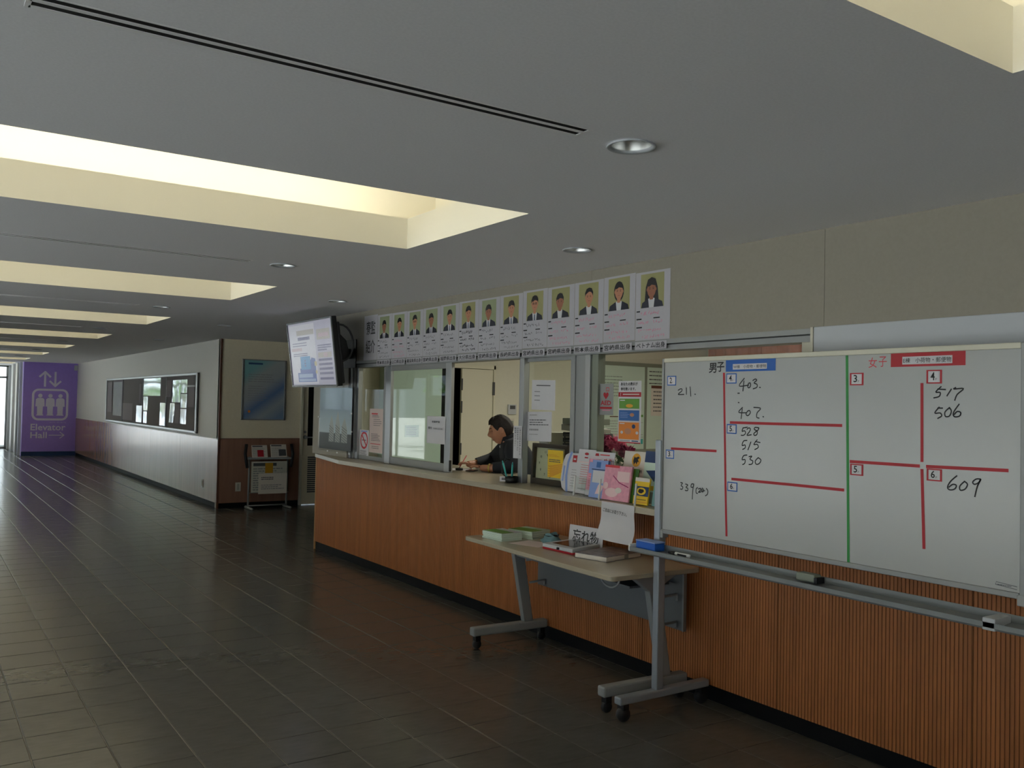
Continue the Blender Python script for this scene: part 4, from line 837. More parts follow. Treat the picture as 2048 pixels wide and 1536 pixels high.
# ------------------------------------------------------------------ folding table with lost-property things
TZ = .72; TR = math.radians(2.2)
tb = thing('folding_table', 'long beige folding table on grey steel legs with casters', 'table', (3.315, 4.235, 0), -TR)
R = ROOT[tb]
def L(x, y, z): return R @ Vector((x, y, z))
def lbox(mb, x0, x1, y0, y1, z0, z1, m):
    b = MB().box(x0, x1, y0, y1, z0, z1, m); mb.add([R @ Vector(v) for v in b.v], b.f, m); return mb
pts = rrect(-.315, .305, -.782, .765, .03, 6)
MB().prism([L(a, b, TZ-.026) for a, b in pts], (0, 0, .026), 'counter_top').build('tabletop', tb, .004)
m = MB(); lbox(m, -.12, .25, -.66, .66, TZ-.05, TZ-.026, 'grey_dark'); m.build('under_frame', tb)
m = MB(); lbox(m, -.06, .22, -.62, .52, TZ-.112, TZ-.10, 'grey_mid'); m.build('shelf', tb)
m = MB(); lbox(m, .262, .274, -.69, .75, .36, .675, 'grey_mid'); lbox(m, .255, .276, -.70, -.688, .36, .675, 'alu_dull'); m.build('modesty_panel', tb)
for s in (-1, 1):
    y = .68*s
    m = MB(); m.prism([L(.10, y-.022, .14), L(.17, y-.022, .14), L(.085, y-.022, TZ-.10), L(.21, y-.022, TZ-.04), L(-.10, y-.022, TZ-.04), L(.01, y-.022, TZ-.12)], (R.to_3x3() @ Vector((0, .044, 0))), 'grey_paint'); m.build('leg', tb, .004)
    m = MB(); lbox(m, -.29, .285, y-.03, y+.03, .085, .14, 'grey_paint'); f = m.build('foot', tb, .01)
    for x in (-.25, .25):
        m = MB(); m.lathe([(0, -.012), (.028, -.012), (.03, -.008), (.03, .008), (.028, .012), (0, .012)], L(x, y, .03), 'rubber', 20, R.to_3x3() @ Vector((0, 1, 0))); lbox(m, x-.018, x+.018, y-.02, y+.02, .05, .087, 'black'); m.build('caster', tb)
    m = MB(); m.tube([L(.10, y-s*.03, .55), L(.25, y-s*.03, .555), L(.25, y-s*.03, .52)], .008, 'grey_paint'); m.tube([L(.13, y-s*.03, .40), L(.25, y-s*.03, .405), L(.25, y-s*.03, .375)], .008, 'grey_paint'); m.build('bracket', tb)
m = MB(); m.tube([L(-.18, -.60+.05*math.cos(a)*1.6, TZ-.04-.055*math.sin(a)) for a in [math.pi*i/10 for i in range(11)]], .006, 'grey_paint'); m.build('release_loop', tb)
# pamphlet stacks
def stack(lab, x, y, rz, w, d, n, mt, cover):
    t = thing('pamphlet_stack', lab, 'pamphlets', (x, y, TZ), rz, 'pamphlet packs on the table'); Q = ROOT[t]; rr_ = random.Random(int(x*1000))
    for k in range(n):
        b = MB().box(-w/2+rr_.uniform(-.004, .004), w/2, -d/2, d/2+rr_.uniform(-.004, .004), k*.012, k*.012+.0105, 'paper_green'); mb = MB(); mb.add([Q @ Vector(v) for v in b.v], b.f, mt); mb.build('pamphlet', t)
    b = MB().box(-w/2+.002, w/2-.002, -d/2+.002, d/2-.002, n*.012, n*.012+.001, cover); mb = MB(); mb.add([Q @ Vector(v) for v in b.v], b.f, cover)
    c = MB().box(-w/2+.004, w*.12, -d/2+.004, d/2-.004, n*.012+.001, n*.012+.0016, 'green_print'); mb.add([Q @ Vector(v) for v in c.v], c.f, 'green_print'); mb.build('cover', t)
stack('front stack of green and white pamphlets on the table', 3.19, 4.80, .05, .16, .21, 4, 'paper_green', 'paper')
stack('rear stack of green and white pamphlets on the table', 3.40, 4.80, .25, .18, .21, 4, 'paper_green', 'paper_green')
# pink sheet lying flat, teal cloth, tablet on red case, book, card sign
MB().prism([(3.12, 4.62, TZ), (3.30, 4.66, TZ), (3.37, 4.44, TZ), (3.19, 4.40, TZ)], (0, 0, .001), 'paper_pink').build('flat_sheet', None, 0, 'thin sheet lying flat on the table beside the pamphlets', 'paper')
t = thing('cloth_pouch', 'crumpled grey teal cloth pouch on the table', 'pouch', (3.37, 4.52, TZ))
m = MB(); nu, nv = 18, 6; vs = []; rr = random.Random(9); jit = [rr.uniform(.85, 1.15) for _ in range(nu)]
for j in range(nv+1):
    for i in range(nu):
        a = 2*math.pi*i/nu; r = (.055+.012*math.sin(j))*jit[i]*(1 if j < nv else .8); vs.append((3.37+r*1.0*math.cos(a), 4.51+r*1.15*math.sin(a), TZ+.001+.052*j/nv*(1+.25*math.sin(2*a+1))))
m.add(vs, [(j*nu+i, j*nu+(i+1) % nu, (j+1)*nu+(i+1) % nu, (j+1)*nu+i) for j in range(nv) for i in range(nu)]+[tuple(range(nu))[::-1]], 'teal_cloth', True); m.build('cloth', t)
m = MB(); m.lathe([(.05, .0), (.035, -.012), (0, -.02)], (3.37, 4.51, TZ+.05), 'black', 16); m.build('lining', t)
t = thing('tablet', 'white framed tablet with black screen on a red case', 'tablet', (3.36, 4.22, TZ), 0)
def quadbox(pts, z0, z1, m): return MB().prism([(x, y, z0) for x, y in pts], (0, 0, z1-z0), m)
ta = [Vector((3.19, 4.36)), Vector((3.20, 4.08)), Vector((3.47, 4.16)), Vector((3.47, 4.42))]
def inset(p, k, c=None):
    c = sum(p, Vector((0, 0)))/len(p); return [c+(q-c)*k for q in p]
quadbox(ta, TZ, TZ+.012, 'tape_red').build('case', t, .003); quadbox(inset(ta, 1.0), TZ+.012, TZ+.034, 'panel_white').build('body', t, .004); quadbox([q+Vector((.012, 0)) for q in inset(ta, .72)], TZ+.034, TZ+.0355, 'black_gloss').build('screen', t)
F = Fr((3.19, 4.23, TZ), (.0, -1, 0), (0, 0, 1)); MB().box(3.186, 3.196, 4.20, 4.215, TZ+.016, TZ+.028, 'black').build('port', t)
t = thing('book', 'thick magazine with tape band and cream page edges', 'book', (3.37, 3.93, TZ))
bk = [Vector((3.17, 4.02)), Vector((3.22, 3.80)), Vector((3.53, 3.86)), Vector((3.50, 4.09))]
quadbox(inset(bk, .985), TZ+.003, TZ+.027, 'paper_warm').build('pages', t); quadbox(bk, TZ, TZ+.003, 'magazine').build('back_cover', t); quadbox(bk, TZ+.027, TZ+.030, 'magazine').build('front_cover', t)
m = MB(); a, b = bk[1].lerp(bk[2], .5), bk[1].lerp(bk[2], .62); n_ = (bk[2]-bk[1]).normalized(); o_ = Vector((n_.y, -n_.x))
m.add([(a.x+o_.x*.002, a.y+o_.y*.002, TZ), (b.x+o_.x*.002, b.y+o_.y*.002, TZ), (b.x+o_.x*.002, b.y+o_.y*.002, TZ+.031), (a.x+o_.x*.002, a.y+o_.y*.002, TZ+.031), (a.x-o_.x*.05, a.y-o_.y*.05, TZ+.031), (b.x-o_.x*.05, b.y-o_.y*.05, TZ+.031)], [(0, 1, 2, 3), (3, 2, 5, 4)], 'poster_grey'); m.build('tape_band', t)
t = thing('card_sign', 'white card with handwritten black brush characters propped on the table', 'sign', (3.52, 4.25, TZ))
F = Fr((3.445, 4.435, TZ+.006), (.10, -1, 0), (.22, .0, 1)); F.v = (F.v-Vector((0, -.14, 0))).normalized(); MB().slab(F, 0, .295, 0, .118, .002, 'paper').slab(F, .03, .27, -.0, .018, .004, 'paper', -.03).build('card', t); MB().text(F, '忘れ物', .035, .022, .072, .225, 'ink', .0032, bold=.014).build('lettering', t)

# ------------------------------------------------------------------ mobile whiteboard
WX = 3.25; K = .98
wb = thing('whiteboard', 'large mobile whiteboard with room numbers, red and green tape lines', 'whiteboard', (WX, 2.5, 0))
ya, yb, z0, z1 = 3.396, 1.60, .956, 1.816
MB().box(WX, WX+.02, yb, ya, z0, z1, 'board_white').build('panel', wb)
m = MB().box(WX-.008, WX+.028, yb, ya, z1, z1+.022, 'frame_cream'); m.build('frame_rail', wb, .003)
MB().box(WX-.008, WX+.028, yb, ya, z0-.022, z0, 'alu_dull').build('frame_rail', wb, .003)
MB().box(WX-.008, WX+.028, ya, ya+.014, z0-.022, z1+.022, 'alu_dull').build('frame_rail', wb, .003); MB().box(WX-.008, WX+.028, yb-.03, yb, z0-.022, z1+.022, 'alu_dull').build('frame_rail', wb, .003)
for y in (ya-.005, yb-.025): MB().box(WX-.012, WX+.03, y-.01, y+.032, z0-.045, z0-.005, 'grey_paint').build('frame_corner', wb, .004)
PY = (3.420, 1.545)
for y in PY:
    MB().box(WX-.018, WX+.030, y-.021, y+.021, .125, 1.415, 'steel_light').build('post', wb, .006)
    m = MB(); m.box(WX-.265, WX+.365, y-.026, y+.026, .088, .128, 'steel_light'); m.build('foot', wb, .008)
    for x in (WX-.225, WX+.325):
        m = MB(); m.lathe([(0, -.014), (.034, -.014), (.036, -.01), (.036, .01), (.034, .014), (0, .014)], (x, y, .036), 'rubber', 22, (0.25, 1, 0)); m.box(x-.018, x+.018, y-.024, y+.024, .062, .09, 'black'); m.build('caster', wb)
    MB().lathe([(0, 0), (.022, 0), (.022, .03), (.016, .034), (0, .034)], (WX+.030, y, 1.385), 'black', 16, (1, 0, 0)).build('pivot_knob', wb)
m = MB(); pr = [(WX-.130, .860), (WX-.130, .842), (WX-.122, .834), (WX-.018, .846), (WX-.018, .880), (WX-.022, .880), (WX-.022, .852), (WX-.118, .842), (WX-.124, .848), (WX-.124, .860)]
m.prism([(x, 3.50, z) for x, z in pr], (0, -2.02, 0), 'tray_grey'); m.build('tray', wb)
MB().box(WX-.128, WX-.02, 3.497, 3.512, .835, .872, 'plastic_white').build('tray_cap', wb, .003); MB().box(WX-.13, WX-.015, 1.62, 1.665, .832, .875, 'panel_white').build('tray_cap', wb, .003)
F = FX(WX)
def wz(z): return 1.575+(z-1.575)*K
def tp(a, b, w, m, nm):
    k = MB(); k.stroke(F, [(-a[0]*K, wz(a[1])), (-b[0]*K, wz(b[1]))], w, m, .0008); k.build(nm, wb)
for a, b in [((3.0503, 1.7564), (3.0297, 1.2157)), ((3.0296, 1.2084), (3.0183, .9665)), ((3.0036, 1.5167), (2.6915, 1.5183)), ((2.6873, 1.5185), (2.3795, 1.5208)), ((3.4059, 1.3696), (3.0949, 1.3732)), ((2.9887, 1.2434), (2.6785, 1.2453)), ((2.6743, 1.2456), (2.3659, 1.246)), ((2.0143, 1.6958), (2.0111, 1.3919)), ((2.0108, 1.3565), (1.9993, 1.0519)), ((2.3333, 1.3696), (2.0235, 1.3714)), ((1.9901, 1.3717), (1.6805, 1.3782))]: tp(a, b, .0125, 'tape_red', 'red_tape')
tp((2.3565, 1.820), (2.3373, .943), .0125, 'tape_green', 'green_tape')
for nm, (y_0, za, y_1, zb) in {'2': (3.4447, 1.7504, 3.3805, 1.6997), '3': (3.4468, 1.3623, 3.3862, 1.3159), '4': (3.0341, 1.7561, 2.9693, 1.7064), '5': (3.0259, 1.5088, 2.9645, 1.4623), '6': (3.0171, 1.2289, 2.9545, 1.1836), 'r3': (2.3408, 1.7455, 2.2753, 1.6928), 'r4': (1.996, 1.7508, 1.9319, 1.697), 'r5': (2.3344, 1.361, 2.2716, 1.3129), 'r6': (1.991, 1.3648, 1.9282, 1.3171)}.items():
    red = nm[0] == 'r'; c = 'tape_red' if red else 'tape_blue'; a0, a1, b0, b1 = -y_0*K, -y_1*K, wz(zb), wz(za)
    k = MB().slab(F, a0, a1, b0, b1, .001, c); G = Fr(F.p(0, 0, .001), F.u, F.v); e = .008 if red else .005; k.rect(G, a0+e, a1-e, b0+.005, b1-.005, 'paper', .0004); w = a1-a0; h = b1-b0
    k.text(G, nm[-1], a0+w*.28, b0+h*.24, h*.60, w*.27, 'ink', .0008, bold=.015); k.text(G, 'F', a0+w*.60, b0+h*.24, h*.16, w*.1, 'ink_grey', .0008); k.build('floor_card', wb)
for (a0, b0, a1, b1), (i0, j0, i1, j1), c, tx in (((-3.0385, 1.7645, -2.7355, 1.822), (-2.9932, 1.774, -2.7851, 1.801), 'tape_blue', 'W棟　小荷物・郵便物'), ((-2.1502, 1.766, -1.8396, 1.822), (-2.0991, 1.775, -1.8906, 1.806), 'tape_red', 'E棟　小荷物・郵便物')):
    k = MB().slab(F, a0*K, a1*K, wz(b0), wz(b1), .001, c); G = Fr(F.p(0, 0, .001), F.u, F.v); k.rect(G, i0*K, i1*K, wz(j0), wz(j1), 'paper', .0004); k.text(G, tx, i0*K+.004, wz(j0)+.005, wz(j1)-wz(j0)-.010, (i1-i0)*K-.008, 'ink', .0008, bold=.003); k.build('heading_strip', wb)
k = MB(); k.text(F, '男', -3.150*K, wz(1.760), .050, .050, 'ink', .001, bold=.02); k.build('handwriting', wb); k = MB(); k.text(F, '子', -3.097*K, wz(1.765), .048, .048, 'ink', .001, bold=.02); k.build('handwriting', wb)
k = MB(); k.text(F, '女', -2.252*K, wz(1.765), .042, .038, 'ink_red', .001, bold=.0); k.build('handwriting', wb); k = MB(); k.text(F, '子', -2.205*K, wz(1.768), .042, .036, 'ink_red', .001, bold=.0); k.build('handwriting', wb)
STROKES=[[(3.3638,1.6746),(3.3462,1.6822),(3.3356,1.6796),(3.3389,1.6695),(3.3633,1.6532),(3.3209,1.6533)],[(3.3042,1.687),(3.3034,1.6533)],[(3.2786,1.6919),(3.272,1.6443)],[(3.2448,1.6544),(3.2387,1.6534)],[(2.9203,1.731),(2.9518,1.6947),(2.8933,1.698)],[(2.9225,1.7179),(2.9282,1.6701)],[(2.8946,1.706),(2.8991,1.692),(2.8912,1.685),(2.8813,1.6942),(2.8839,1.7082),(2.8946,1.706)],[(2.8681,1.7196),(2.8535,1.7264),(2.8446,1.7207),(2.8602,1.708),(2.8424,1.7009),(2.8439,1.687),(2.8656,1.6802)],[(2.8276,1.6869),(2.8212,1.686)],[(2.9603,1.6593),(2.9493,1.6593)],[(2.9564,1.6145),(2.9503,1.6136)],[(2.9286,1.5913),(2.9525,1.5675),(2.904,1.566)],[(2.9303,1.5843),(2.9366,1.5372)],[(2.8981,1.5731),(2.9069,1.5589),(2.8947,1.5522),(2.8801,1.5664),(2.8863,1.577),(2.8981,1.5731)],[(2.8599,1.5922),(2.8188,1.5882),(2.8388,1.5672),(2.8414,1.5464),(2.8267,1.5421)],[(2.8048,1.5495),(2.7996,1.5487)],[(2.9237,1.4931),(2.8967,1.4972)],[(2.9237,1.4931),(2.9294,1.4765),(2.9144,1.4794),(2.9081,1.4679),(2.92,1.4581),(2.9351,1.4575)],[(2.8995,1.4869),(2.8877,1.4942),(2.8787,1.4889),(2.8844,1.4758),(2.899,1.4589),(2.8722,1.4623)],[(2.8288,1.4961),(2.8493,1.4978),(2.855,1.4883),(2.8373,1.4797),(2.8399,1.4635),(2.8545,1.4607),(2.8558,1.4699),(2.8316,1.4868),(2.8288,1.4961)],[(2.8985,1.4343),(2.9195,1.4301),(2.9281,1.4087),(2.9101,1.4119),(2.9098,1.3979),(2.9248,1.3901)],[(2.8746,1.4275),(2.8917,1.3895)],[(2.8365,1.4398),(2.8566,1.4167),(2.8362,1.4186),(2.8301,1.4042),(2.8503,1.3931)],[(2.8481,1.431),(2.8189,1.4277)],[(2.8972,1.3646),(2.9181,1.3601),(2.9268,1.3409),(2.9088,1.342),(2.9103,1.3247),(2.9234,1.3178)],[(2.8851,1.3574),(2.8674,1.3608),(2.879,1.3462),(2.8611,1.3381),(2.8667,1.3239),(2.8845,1.3204)],[(2.8292,1.3561),(2.8464,1.339),(2.8403,1.3247),(2.8229,1.329),(2.8127,1.3457),(2.8292,1.3561)],[(3.3351,1.1974),(3.321,1.196),(3.3313,1.1826),(3.3185,1.1761),(3.3238,1.1641),(3.3358,1.1646)],[(3.3,1.1928),(3.2826,1.1892),(3.2962,1.1766),(3.2822,1.1718),(3.2854,1.1605),(3.3014,1.1601)],[(3.2416,1.1977),(3.2566,1.1964),(3.2604,1.1812),(3.2447,1.1825),(3.2416,1.1977),(3.2477,1.1649),(3.2502,1.1201)],[(3.2142,1.1818),(3.2242,1.1745),(3.2237,1.1548),(3.2136,1.1532)],[(3.2087,1.1758),(3.194,1.1796),(3.1938,1.1722),(3.2083,1.1587),(3.1903,1.1628)],[(3.1807,1.1832),(3.187,1.1655),(3.1659,1.1713)],[(3.174,1.1789),(3.1789,1.1613)],[(3.1542,1.1831),(3.1441,1.1718),(3.147,1.1546),(3.16,1.146)],[(1.935,1.6849),(1.9567,1.664),(1.9388,1.6621),(1.9426,1.6469),(1.9645,1.6411)],[(1.9488,1.6754),(1.9172,1.6734)],[(1.8938,1.6752),(1.9111,1.6489)],[(1.8765,1.6808),(1.8842,1.6752),(1.846,1.6769),(1.8705,1.6546),(1.8799,1.6322)],[(1.9422,1.6052),(1.9599,1.5821),(1.938,1.5825),(1.932,1.5713),(1.9477,1.5614)],[(1.9481,1.6013),(1.9283,1.6016)],[(1.9009,1.6038),(1.9183,1.5866),(1.9162,1.5697),(1.9006,1.5719),(1.893,1.5908),(1.9009,1.6038)],[(1.8625,1.6174),(1.8815,1.591),(1.8852,1.576),(1.8774,1.5687),(1.8602,1.5728),(1.8565,1.5859),(1.8699,1.5893),(1.8813,1.5779)],[(1.869,1.3446),(1.8941,1.3212),(1.9056,1.2978),(1.8962,1.2888),(1.8777,1.2935),(1.8709,1.3075),(1.8848,1.3108),(1.9009,1.2982)],[(1.8392,1.3257),(1.8572,1.3065),(1.8548,1.2911),(1.8367,1.2972),(1.8278,1.3156),(1.8392,1.3257)],[(1.7792,1.3393),(1.7946,1.3381),(1.8078,1.3261),(1.8011,1.3179),(1.7857,1.3257),(1.777,1.3395),(1.79,1.3123),(1.7994,1.2721)]]
def catmull(p, n=4):
    if len(p) < 3: return p
    q = [Vector(x) for x in p]; out = []
    for i in range(len(q)-1):
        a, b, c, d = q[max(i-1, 0)], q[i], q[i+1], q[min(i+2, len(q)-1)]
        for j in range(n):
            t = j/n; out.append(.5*((2*b)+(c-a)*t+(2*a-5*b+4*c-d)*t*t+(3*b-a-3*c+d)*t**3))
    return out+[q[-1]]
for i0, i1 in ((0, 4), (4, 9), (9, 16), (16, 20), (20, 24), (24, 27), (27, 35), (35, 39), (39, 43), (43, 46)):
    k = MB()
    for i, s in enumerate(STROKES[i0:i1]): k.stroke(F, catmull([(-y*K, wz(z)) for y, z in s]), .0052, 'ink', .0008+.0001*i)
    k.build('handwriting', wb)
k = MB(); a0 = -1.72*K; k.stroke(F, [(a0, .972), (a0+.075, .966), (a0+.075, .976), (a0+.002, .982), (a0, .972)], .0022, 'ink_grey'); k.lines(F, a0+.006, a0+.07, .970, .977, 1, 'ink_grey', .4); k.build('maker_plate', wb)
# things on the pen tray
t = thing('board_eraser', 'bright blue sponge eraser at the left end of the tray', 'eraser', (WX-.07, 3.37, .853)); MB().box(WX-.108, WX-.040, 3.335, 3.475, .853, .892, 'eraser_blue').build('sponge', t, .003); MB().box(WX-.110, WX-.036, 3.333, 3.477, .892, .899, 'light_blue_print').build('grip', t, .002)
t = thing('marker_pen', 'white marker pen with black cap lying on the tray', 'marker', (WX-.085, 3.18, .853)); MB().tube([(WX-.085, 3.21, .862), (WX-.083, 3.115, .862)], .0085, 'plastic_white', 12).build('barrel', t); MB().tube([(WX-.086, 3.255, .862), (WX-.085, 3.21, .862)], [.0075, .009], 'black', 12).build('cap', t); MB().box(WX-.094, WX-.0925, 3.13, 3.19, .857, .866, 'ink').build('label', t)
t = thing('board_eraser', 'dark grey eraser half under the board at the tray back', 'eraser', (WX-.05, 2.44, .855)); MB().box(WX-.078, WX-.028, 2.40, 2.495, .855, .890, 'green_grey').build('grip', t, .006); MB().box(WX-.08, WX-.03, 2.385, 2.40, .855, .880, 'black').build('felt', t)

# ------------------------------------------------------------------ notice board on the far right wall
nb = thing('notice_board', 'long glazed notice board with chrome frame on the far wall', 'notice board', (3.74, 17.8, 1.04))
F = FX(3.744); Y0_, Y1_, z0, z1 = 22.0, 14.27, 1.05, 1.985
MB().slab(F, -Y0_, -Y1_, z0, z1, .02, 'notice_felt').build('backing', nb)
for a, b, c, d in ((-Y0_, -Y1_, z1-.03, z1+.01), (-Y0_, -Y1_, z0-.01, z0+.03), (-Y0_, -Y0_+.06, z0, z1), (-Y1_-.06, -Y1_, z0, z1)): MB().slab(F, a, b, c, d, .04, 'aluminium').build('frame_rail', nb, .006)
for y in (20.15, 18.2, 16.3): MB().slab(F, -y-.02, -y+.02, z0, z1, .03, 'grey_dark').build('divider', nb)
G = FX(3.722); iu = lambda u: -(Y0_-(Y0_-Y1_)*u); iv = lambda v: z0+.03+(z1-z0-.06)*v
def zpx(x): return x
PAP = [('laminate', 21.2, 20.25, .12, .95, 'pale glossy sheet in the far bay'), ('laminate', 18.15, 16.75, .62, .99, 'widest glossy sheet in the third bay from the corner'), ('laminate', 18.75, 18.25, .03, .40, 'greenish glossy sheet low before the third bay'), ('laminate', 18.12, 17.75, .30, .60, 'narrow glossy sheet left of the felt gap'), ('laminate', 18.10, 17.8, .03, .28, 'lowest narrow glossy sheet beside the divider'), ('laminate', 16.75, 16.36, .02, .48, 'tall glossy sheet before the nearest divider'), ('laminate', 15.85, 15.3, .50, .93, 'curled glossy sheet high in the nearest bay'), ('laminate', 16.0, 15.68, .10, .48, 'glossy sheet below the curled one'), ('laminate', 15.28, 14.88, .68, .93, 'upper of three glossy sheets in a column'), ('laminate', 15.28, 14.88, .40, .66, 'middle of three glossy sheets in a column'), ('laminate', 15.28, 14.9, .10, .38, 'lowest of three glossy sheets in a column'), ('notice_paper', 20.1, 19.1, .05, .44, 'matt grey sheet low in the second bay'), ('notice_paper', 19.6, 19.2, .10, .44, 'smaller matt sheet over the grey one'), ('notice_paper', 18.5, 18.3, .45, .88, 'matt sheet at the edge of second bay'), ('notice_paper', 16.25, 15.9, .60, .93, 'matt sheet left of the curled one'), ('notice_paper', 15.65, 15.32, .10, .46, 'matt sheet right of the lower glossy one'), ('notice_paper', 14.8, 14.42, .42, .78, 'matt sheet at the near end of board'), ('notice_paper', 21.85, 21.3, .2, .95, 'matt sheet at the far end of board')]
for i, (mt, a, b, v0, v1, lab) in enumerate(PAP):
    o = MB(); n = 5; vs = []; cur = 'curled' in lab
    for q in range(n+1):
        for j in range(4):
            v = j/3; vs.append(G.p(-a+(a-b)*q/n, iv(v0+(v1-v0)*v), .001+.0005*i+.006*(1-v)**2*(2.5 if cur else .6)*(.5+.5*math.sin(q*1.3+i))))
    o.add(vs, [(q*4+j, q*4+4+j, q*4+5+j, q*4+1+j) for q in range(n) for j in range(3)], mt, True); o.build('notice_sheet', None, 0, lab+' of the notice board', 'notice', 'sheets pinned on the long notice board')
MB().slab(G, -14.86, -14.4, iv(.79), iv(.82), .01, 'panel_white').build('clip_rail', nb)
t = thing('wall_outlet', 'small pale outlet low on the far right dado near corner', 'outlet', (3.73, 13.88, .25)); MB().box(3.727, 3.735, 13.84, 13.92, .24, .36, 'plastic_switch').build('plate', t, .002); MB().box(3.722, 3.727, 13.865, 13.895, .26, .34, 'grey_box').build('socket', t)

# ------------------------------------------------------------------ alcove: poster, newspaper rack, outlet plate
t = thing('framed_poster', 'blue poster with white text in silver frame on alcove wall', 'poster', (4.38, 13.09, 1.29)); F = FY(13.1)
MB().slab(F, 4.05, 4.71, 1.295, 2.175, .012, 'poster_grey').build('backing', t)
m = MB(); G = FY(13.087); a0, a1, b0, b1 = 4.075, 4.685, 1.30, 2.17; X = lambda u: a0+(a1-a0)*u; Y = lambda v: b0+(b1-b0)*v
m.rect(G, a0, a1, b0, b1, 'poster_fade', .0003); m.lines(G, X(.1), X(.9), Y(.62), Y(.78), 4, 'ink_faint', .25, d=.001); m.lines(G, X(.1), X(.6), Y(.3), Y(.58), 7, 'ink_faint', .2, d=.001); m.rect(G, X(.1), X(.45), Y(.93), Y(.96), 'poster_blue', .001); m.ell(G, X(.14), Y(.13), .02, .02, 'orange_print', .001, 12); m.build('print', t)
for a, b in ((4.045, 4.075), (4.685, 4.715)): MB().slab(F, a, b, 1.29, 2.18, .022, 'aluminium').build('frame_rail', t, .003)
for a, b in ((1.285, 1.30), (2.17, 2.185)): MB().slab(F, 4.045, 4.715, a, b, .016, 'alu_dull').build('frame_rail', t)
t = thing('wall_outlet', 'pale outlet plate on the alcove dado left of newspaper rack', 'outlet', (4.03, 13.08, .25)); MB().box(3.99, 4.07, 13.082, 13.09, .24, .37, 'plastic_switch').build('plate', t, .002); MB().box(4.015, 4.045, 13.077, 13.082, .26, .35, 'grey_box').build('socket', t)
rk = thing('newspaper_rack', 'grey newspaper rack with clear pockets standing in the alcove', 'newspaper rack', (4.4, 12.85, 0))
ra, rb, ry = 4.09, 4.70, 12.84
for x in (ra+.02, rb-.02):
    MB().tube([(x, ry+.12, .03), (x, ry+.02, .03), (x, ry-.0, .76)], .014, 'grey_paint', 10).tube([(x, ry-.17, .02), (x, ry+.14, .02)], .016, 'grey_paint', 10).build('leg', rk)
MB().tube([(ra+.02, ry, .05), (rb-.02, ry, .05)], .01, 'alu_dull', 8).build('crossbar', rk)
MB().box(ra-.02, rb+.02, ry-.05, ry+.12, .72, .745, 'grey_paint').build('shelf', rk, .004)
for x, s in ((ra-.03, -1), (rb+.03, 1)): MB().tube([(x, ry, .94), (x+s*.02, ry-.02, .80), (x, ry-.03, .66), (x-s*.01, ry-.03, .60)], .022, 'black', 10).build('grip', rk)
MB().box(ra+.01, rb-.01, ry-.055, ry-.05, .24, .70, 'acrylic').box(ra+.01, rb-.01, ry-.02, ry-.015, .24, .72, 'acrylic').build('pocket', rk)
MB().box(ra+.01, rb-.01, ry-.055, ry-.015, .235, .24, 'alu_dull').build('pocket_floor', rk)
def paper(lab, a, b, z0, z1, y, tilt, img, parts):
    t = thing('newspaper', lab, 'newspaper', ((a+b)/2, y, z0), 0, 'newspapers in the rack'); F = Fr((a, y, z0), (1, 0, 0), (0, tilt, 1)); w = b-a; h = (z1-z0)
    MB().slab(F, 0, w, 0, h, .006, 'paper_warm').build('pages', t); G = Fr(F.p(0, 0, .006), F.u, F.v); k = MB(); k.lines(G, w*.05, w*.95, h*.05, h*.8, 10, 'ink_faint', .4); k.rect(G, w*.05, w*.7, h*.85, h*.95, 'ink_grey'); k.rect(G, *(q*s for q, s in zip(parts, (w, w, h, h))), img, .0016); k.build('print', t)
paper('newspaper with red picture standing on the rack top', 4.14, 4.37, .747, .93, ry-.02, .3, 'tape_red', (.35, .75, .05, .6))
paper('newspaper with dark picture standing on the rack top', 4.42, 4.66, .747, .94, ry-.02, .3, 'grey_dark', (.5, .95, .1, .6))
paper('newspaper with yellow picture in the clear rack pocket', 4.13, 4.66, .242, .69, ry-.03, .0, 'yellow_orange', (.38, .6, .45, .95))
t = thing('paper_sign', 'white printed paper stuck on front of newspaper rack', 'sign', (4.5, ry-.06, .21)); F = FY(ry-.057)
MB().slab(F, 4.23, 4.655, .22, .52, .001, 'paper_warm').build('sheet', t); k = MB(); G = FY(ry-.058); k.lines(G, 4.27, 4.5, .42, .47, 2, 'ink_grey', .5); k.lines(G, 4.27, 4.62, .28, .36, 3, 'ink_faint', .4); k.build('print', t)

# ------------------------------------------------------------------ clerk writing at the counter
BX, BY = 4.47, 6.27
f = Vector((-.90, .43, 0)).normalized(); l = Vector((-f.y, f.x, 0))
def B(a, b, z): return Vector((BX, BY, 0))+f*a+l*b+Vector((0, 0, z))
pr = thing('person', 'dark haired person in a dark jacket writing behind the counter', 'person', (BX, BY, 0))
SK = [  # name, position, radius, parent
 ('pelvis', (-.06, 0, .74), .125, None), ('waist', (.02, 0, .90), .13, 'pelvis'), ('chest', (.115, 0, 1.07), .155, 'waist'), ('upper', (.175, 0, 1.19), .130, 'chest'), ('neck', (.225, 0, 1.275), .060, 'upper'), ('skull', (.255, 0, 1.34), .055, 'neck'),
 ('ls', (.195, .165, 1.215), .080, 'upper'), ('le', (.22, .36, 1.075), .052, 'ls'), ('lw', (.42, .22, 1.053), .031, 'le'), ('lp', (.48, .17, 1.052), .030, 'lw'),
 ('rs', (.195, -.165, 1.215), .080, 'upper'), ('re', (.30, -.35, 1.095), .052, 'rs'), ('rw', (.50, -.20, 1.060), .031, 're'), ('rp', (.56, -.14, 1.062), .030, 'rw'),
 ('lh', (-.03, .10, .70), .10, 'pelvis'), ('lk', (.36, .13, .66), .065, 'lh'), ('la', (.32, .13, .28), .045, 'lk'), ('lt', (.43, .14, .25), .04, 'la'),
 ('rh', (-.03, -.10, .70), .10, 'pelvis'), ('rk', (.36, -.13, .66), .065, 'rh'), ('ra', (.32, -.13, .28), .045, 'rk'), ('rt', (.43, -.14, .25), .04, 'ra')]
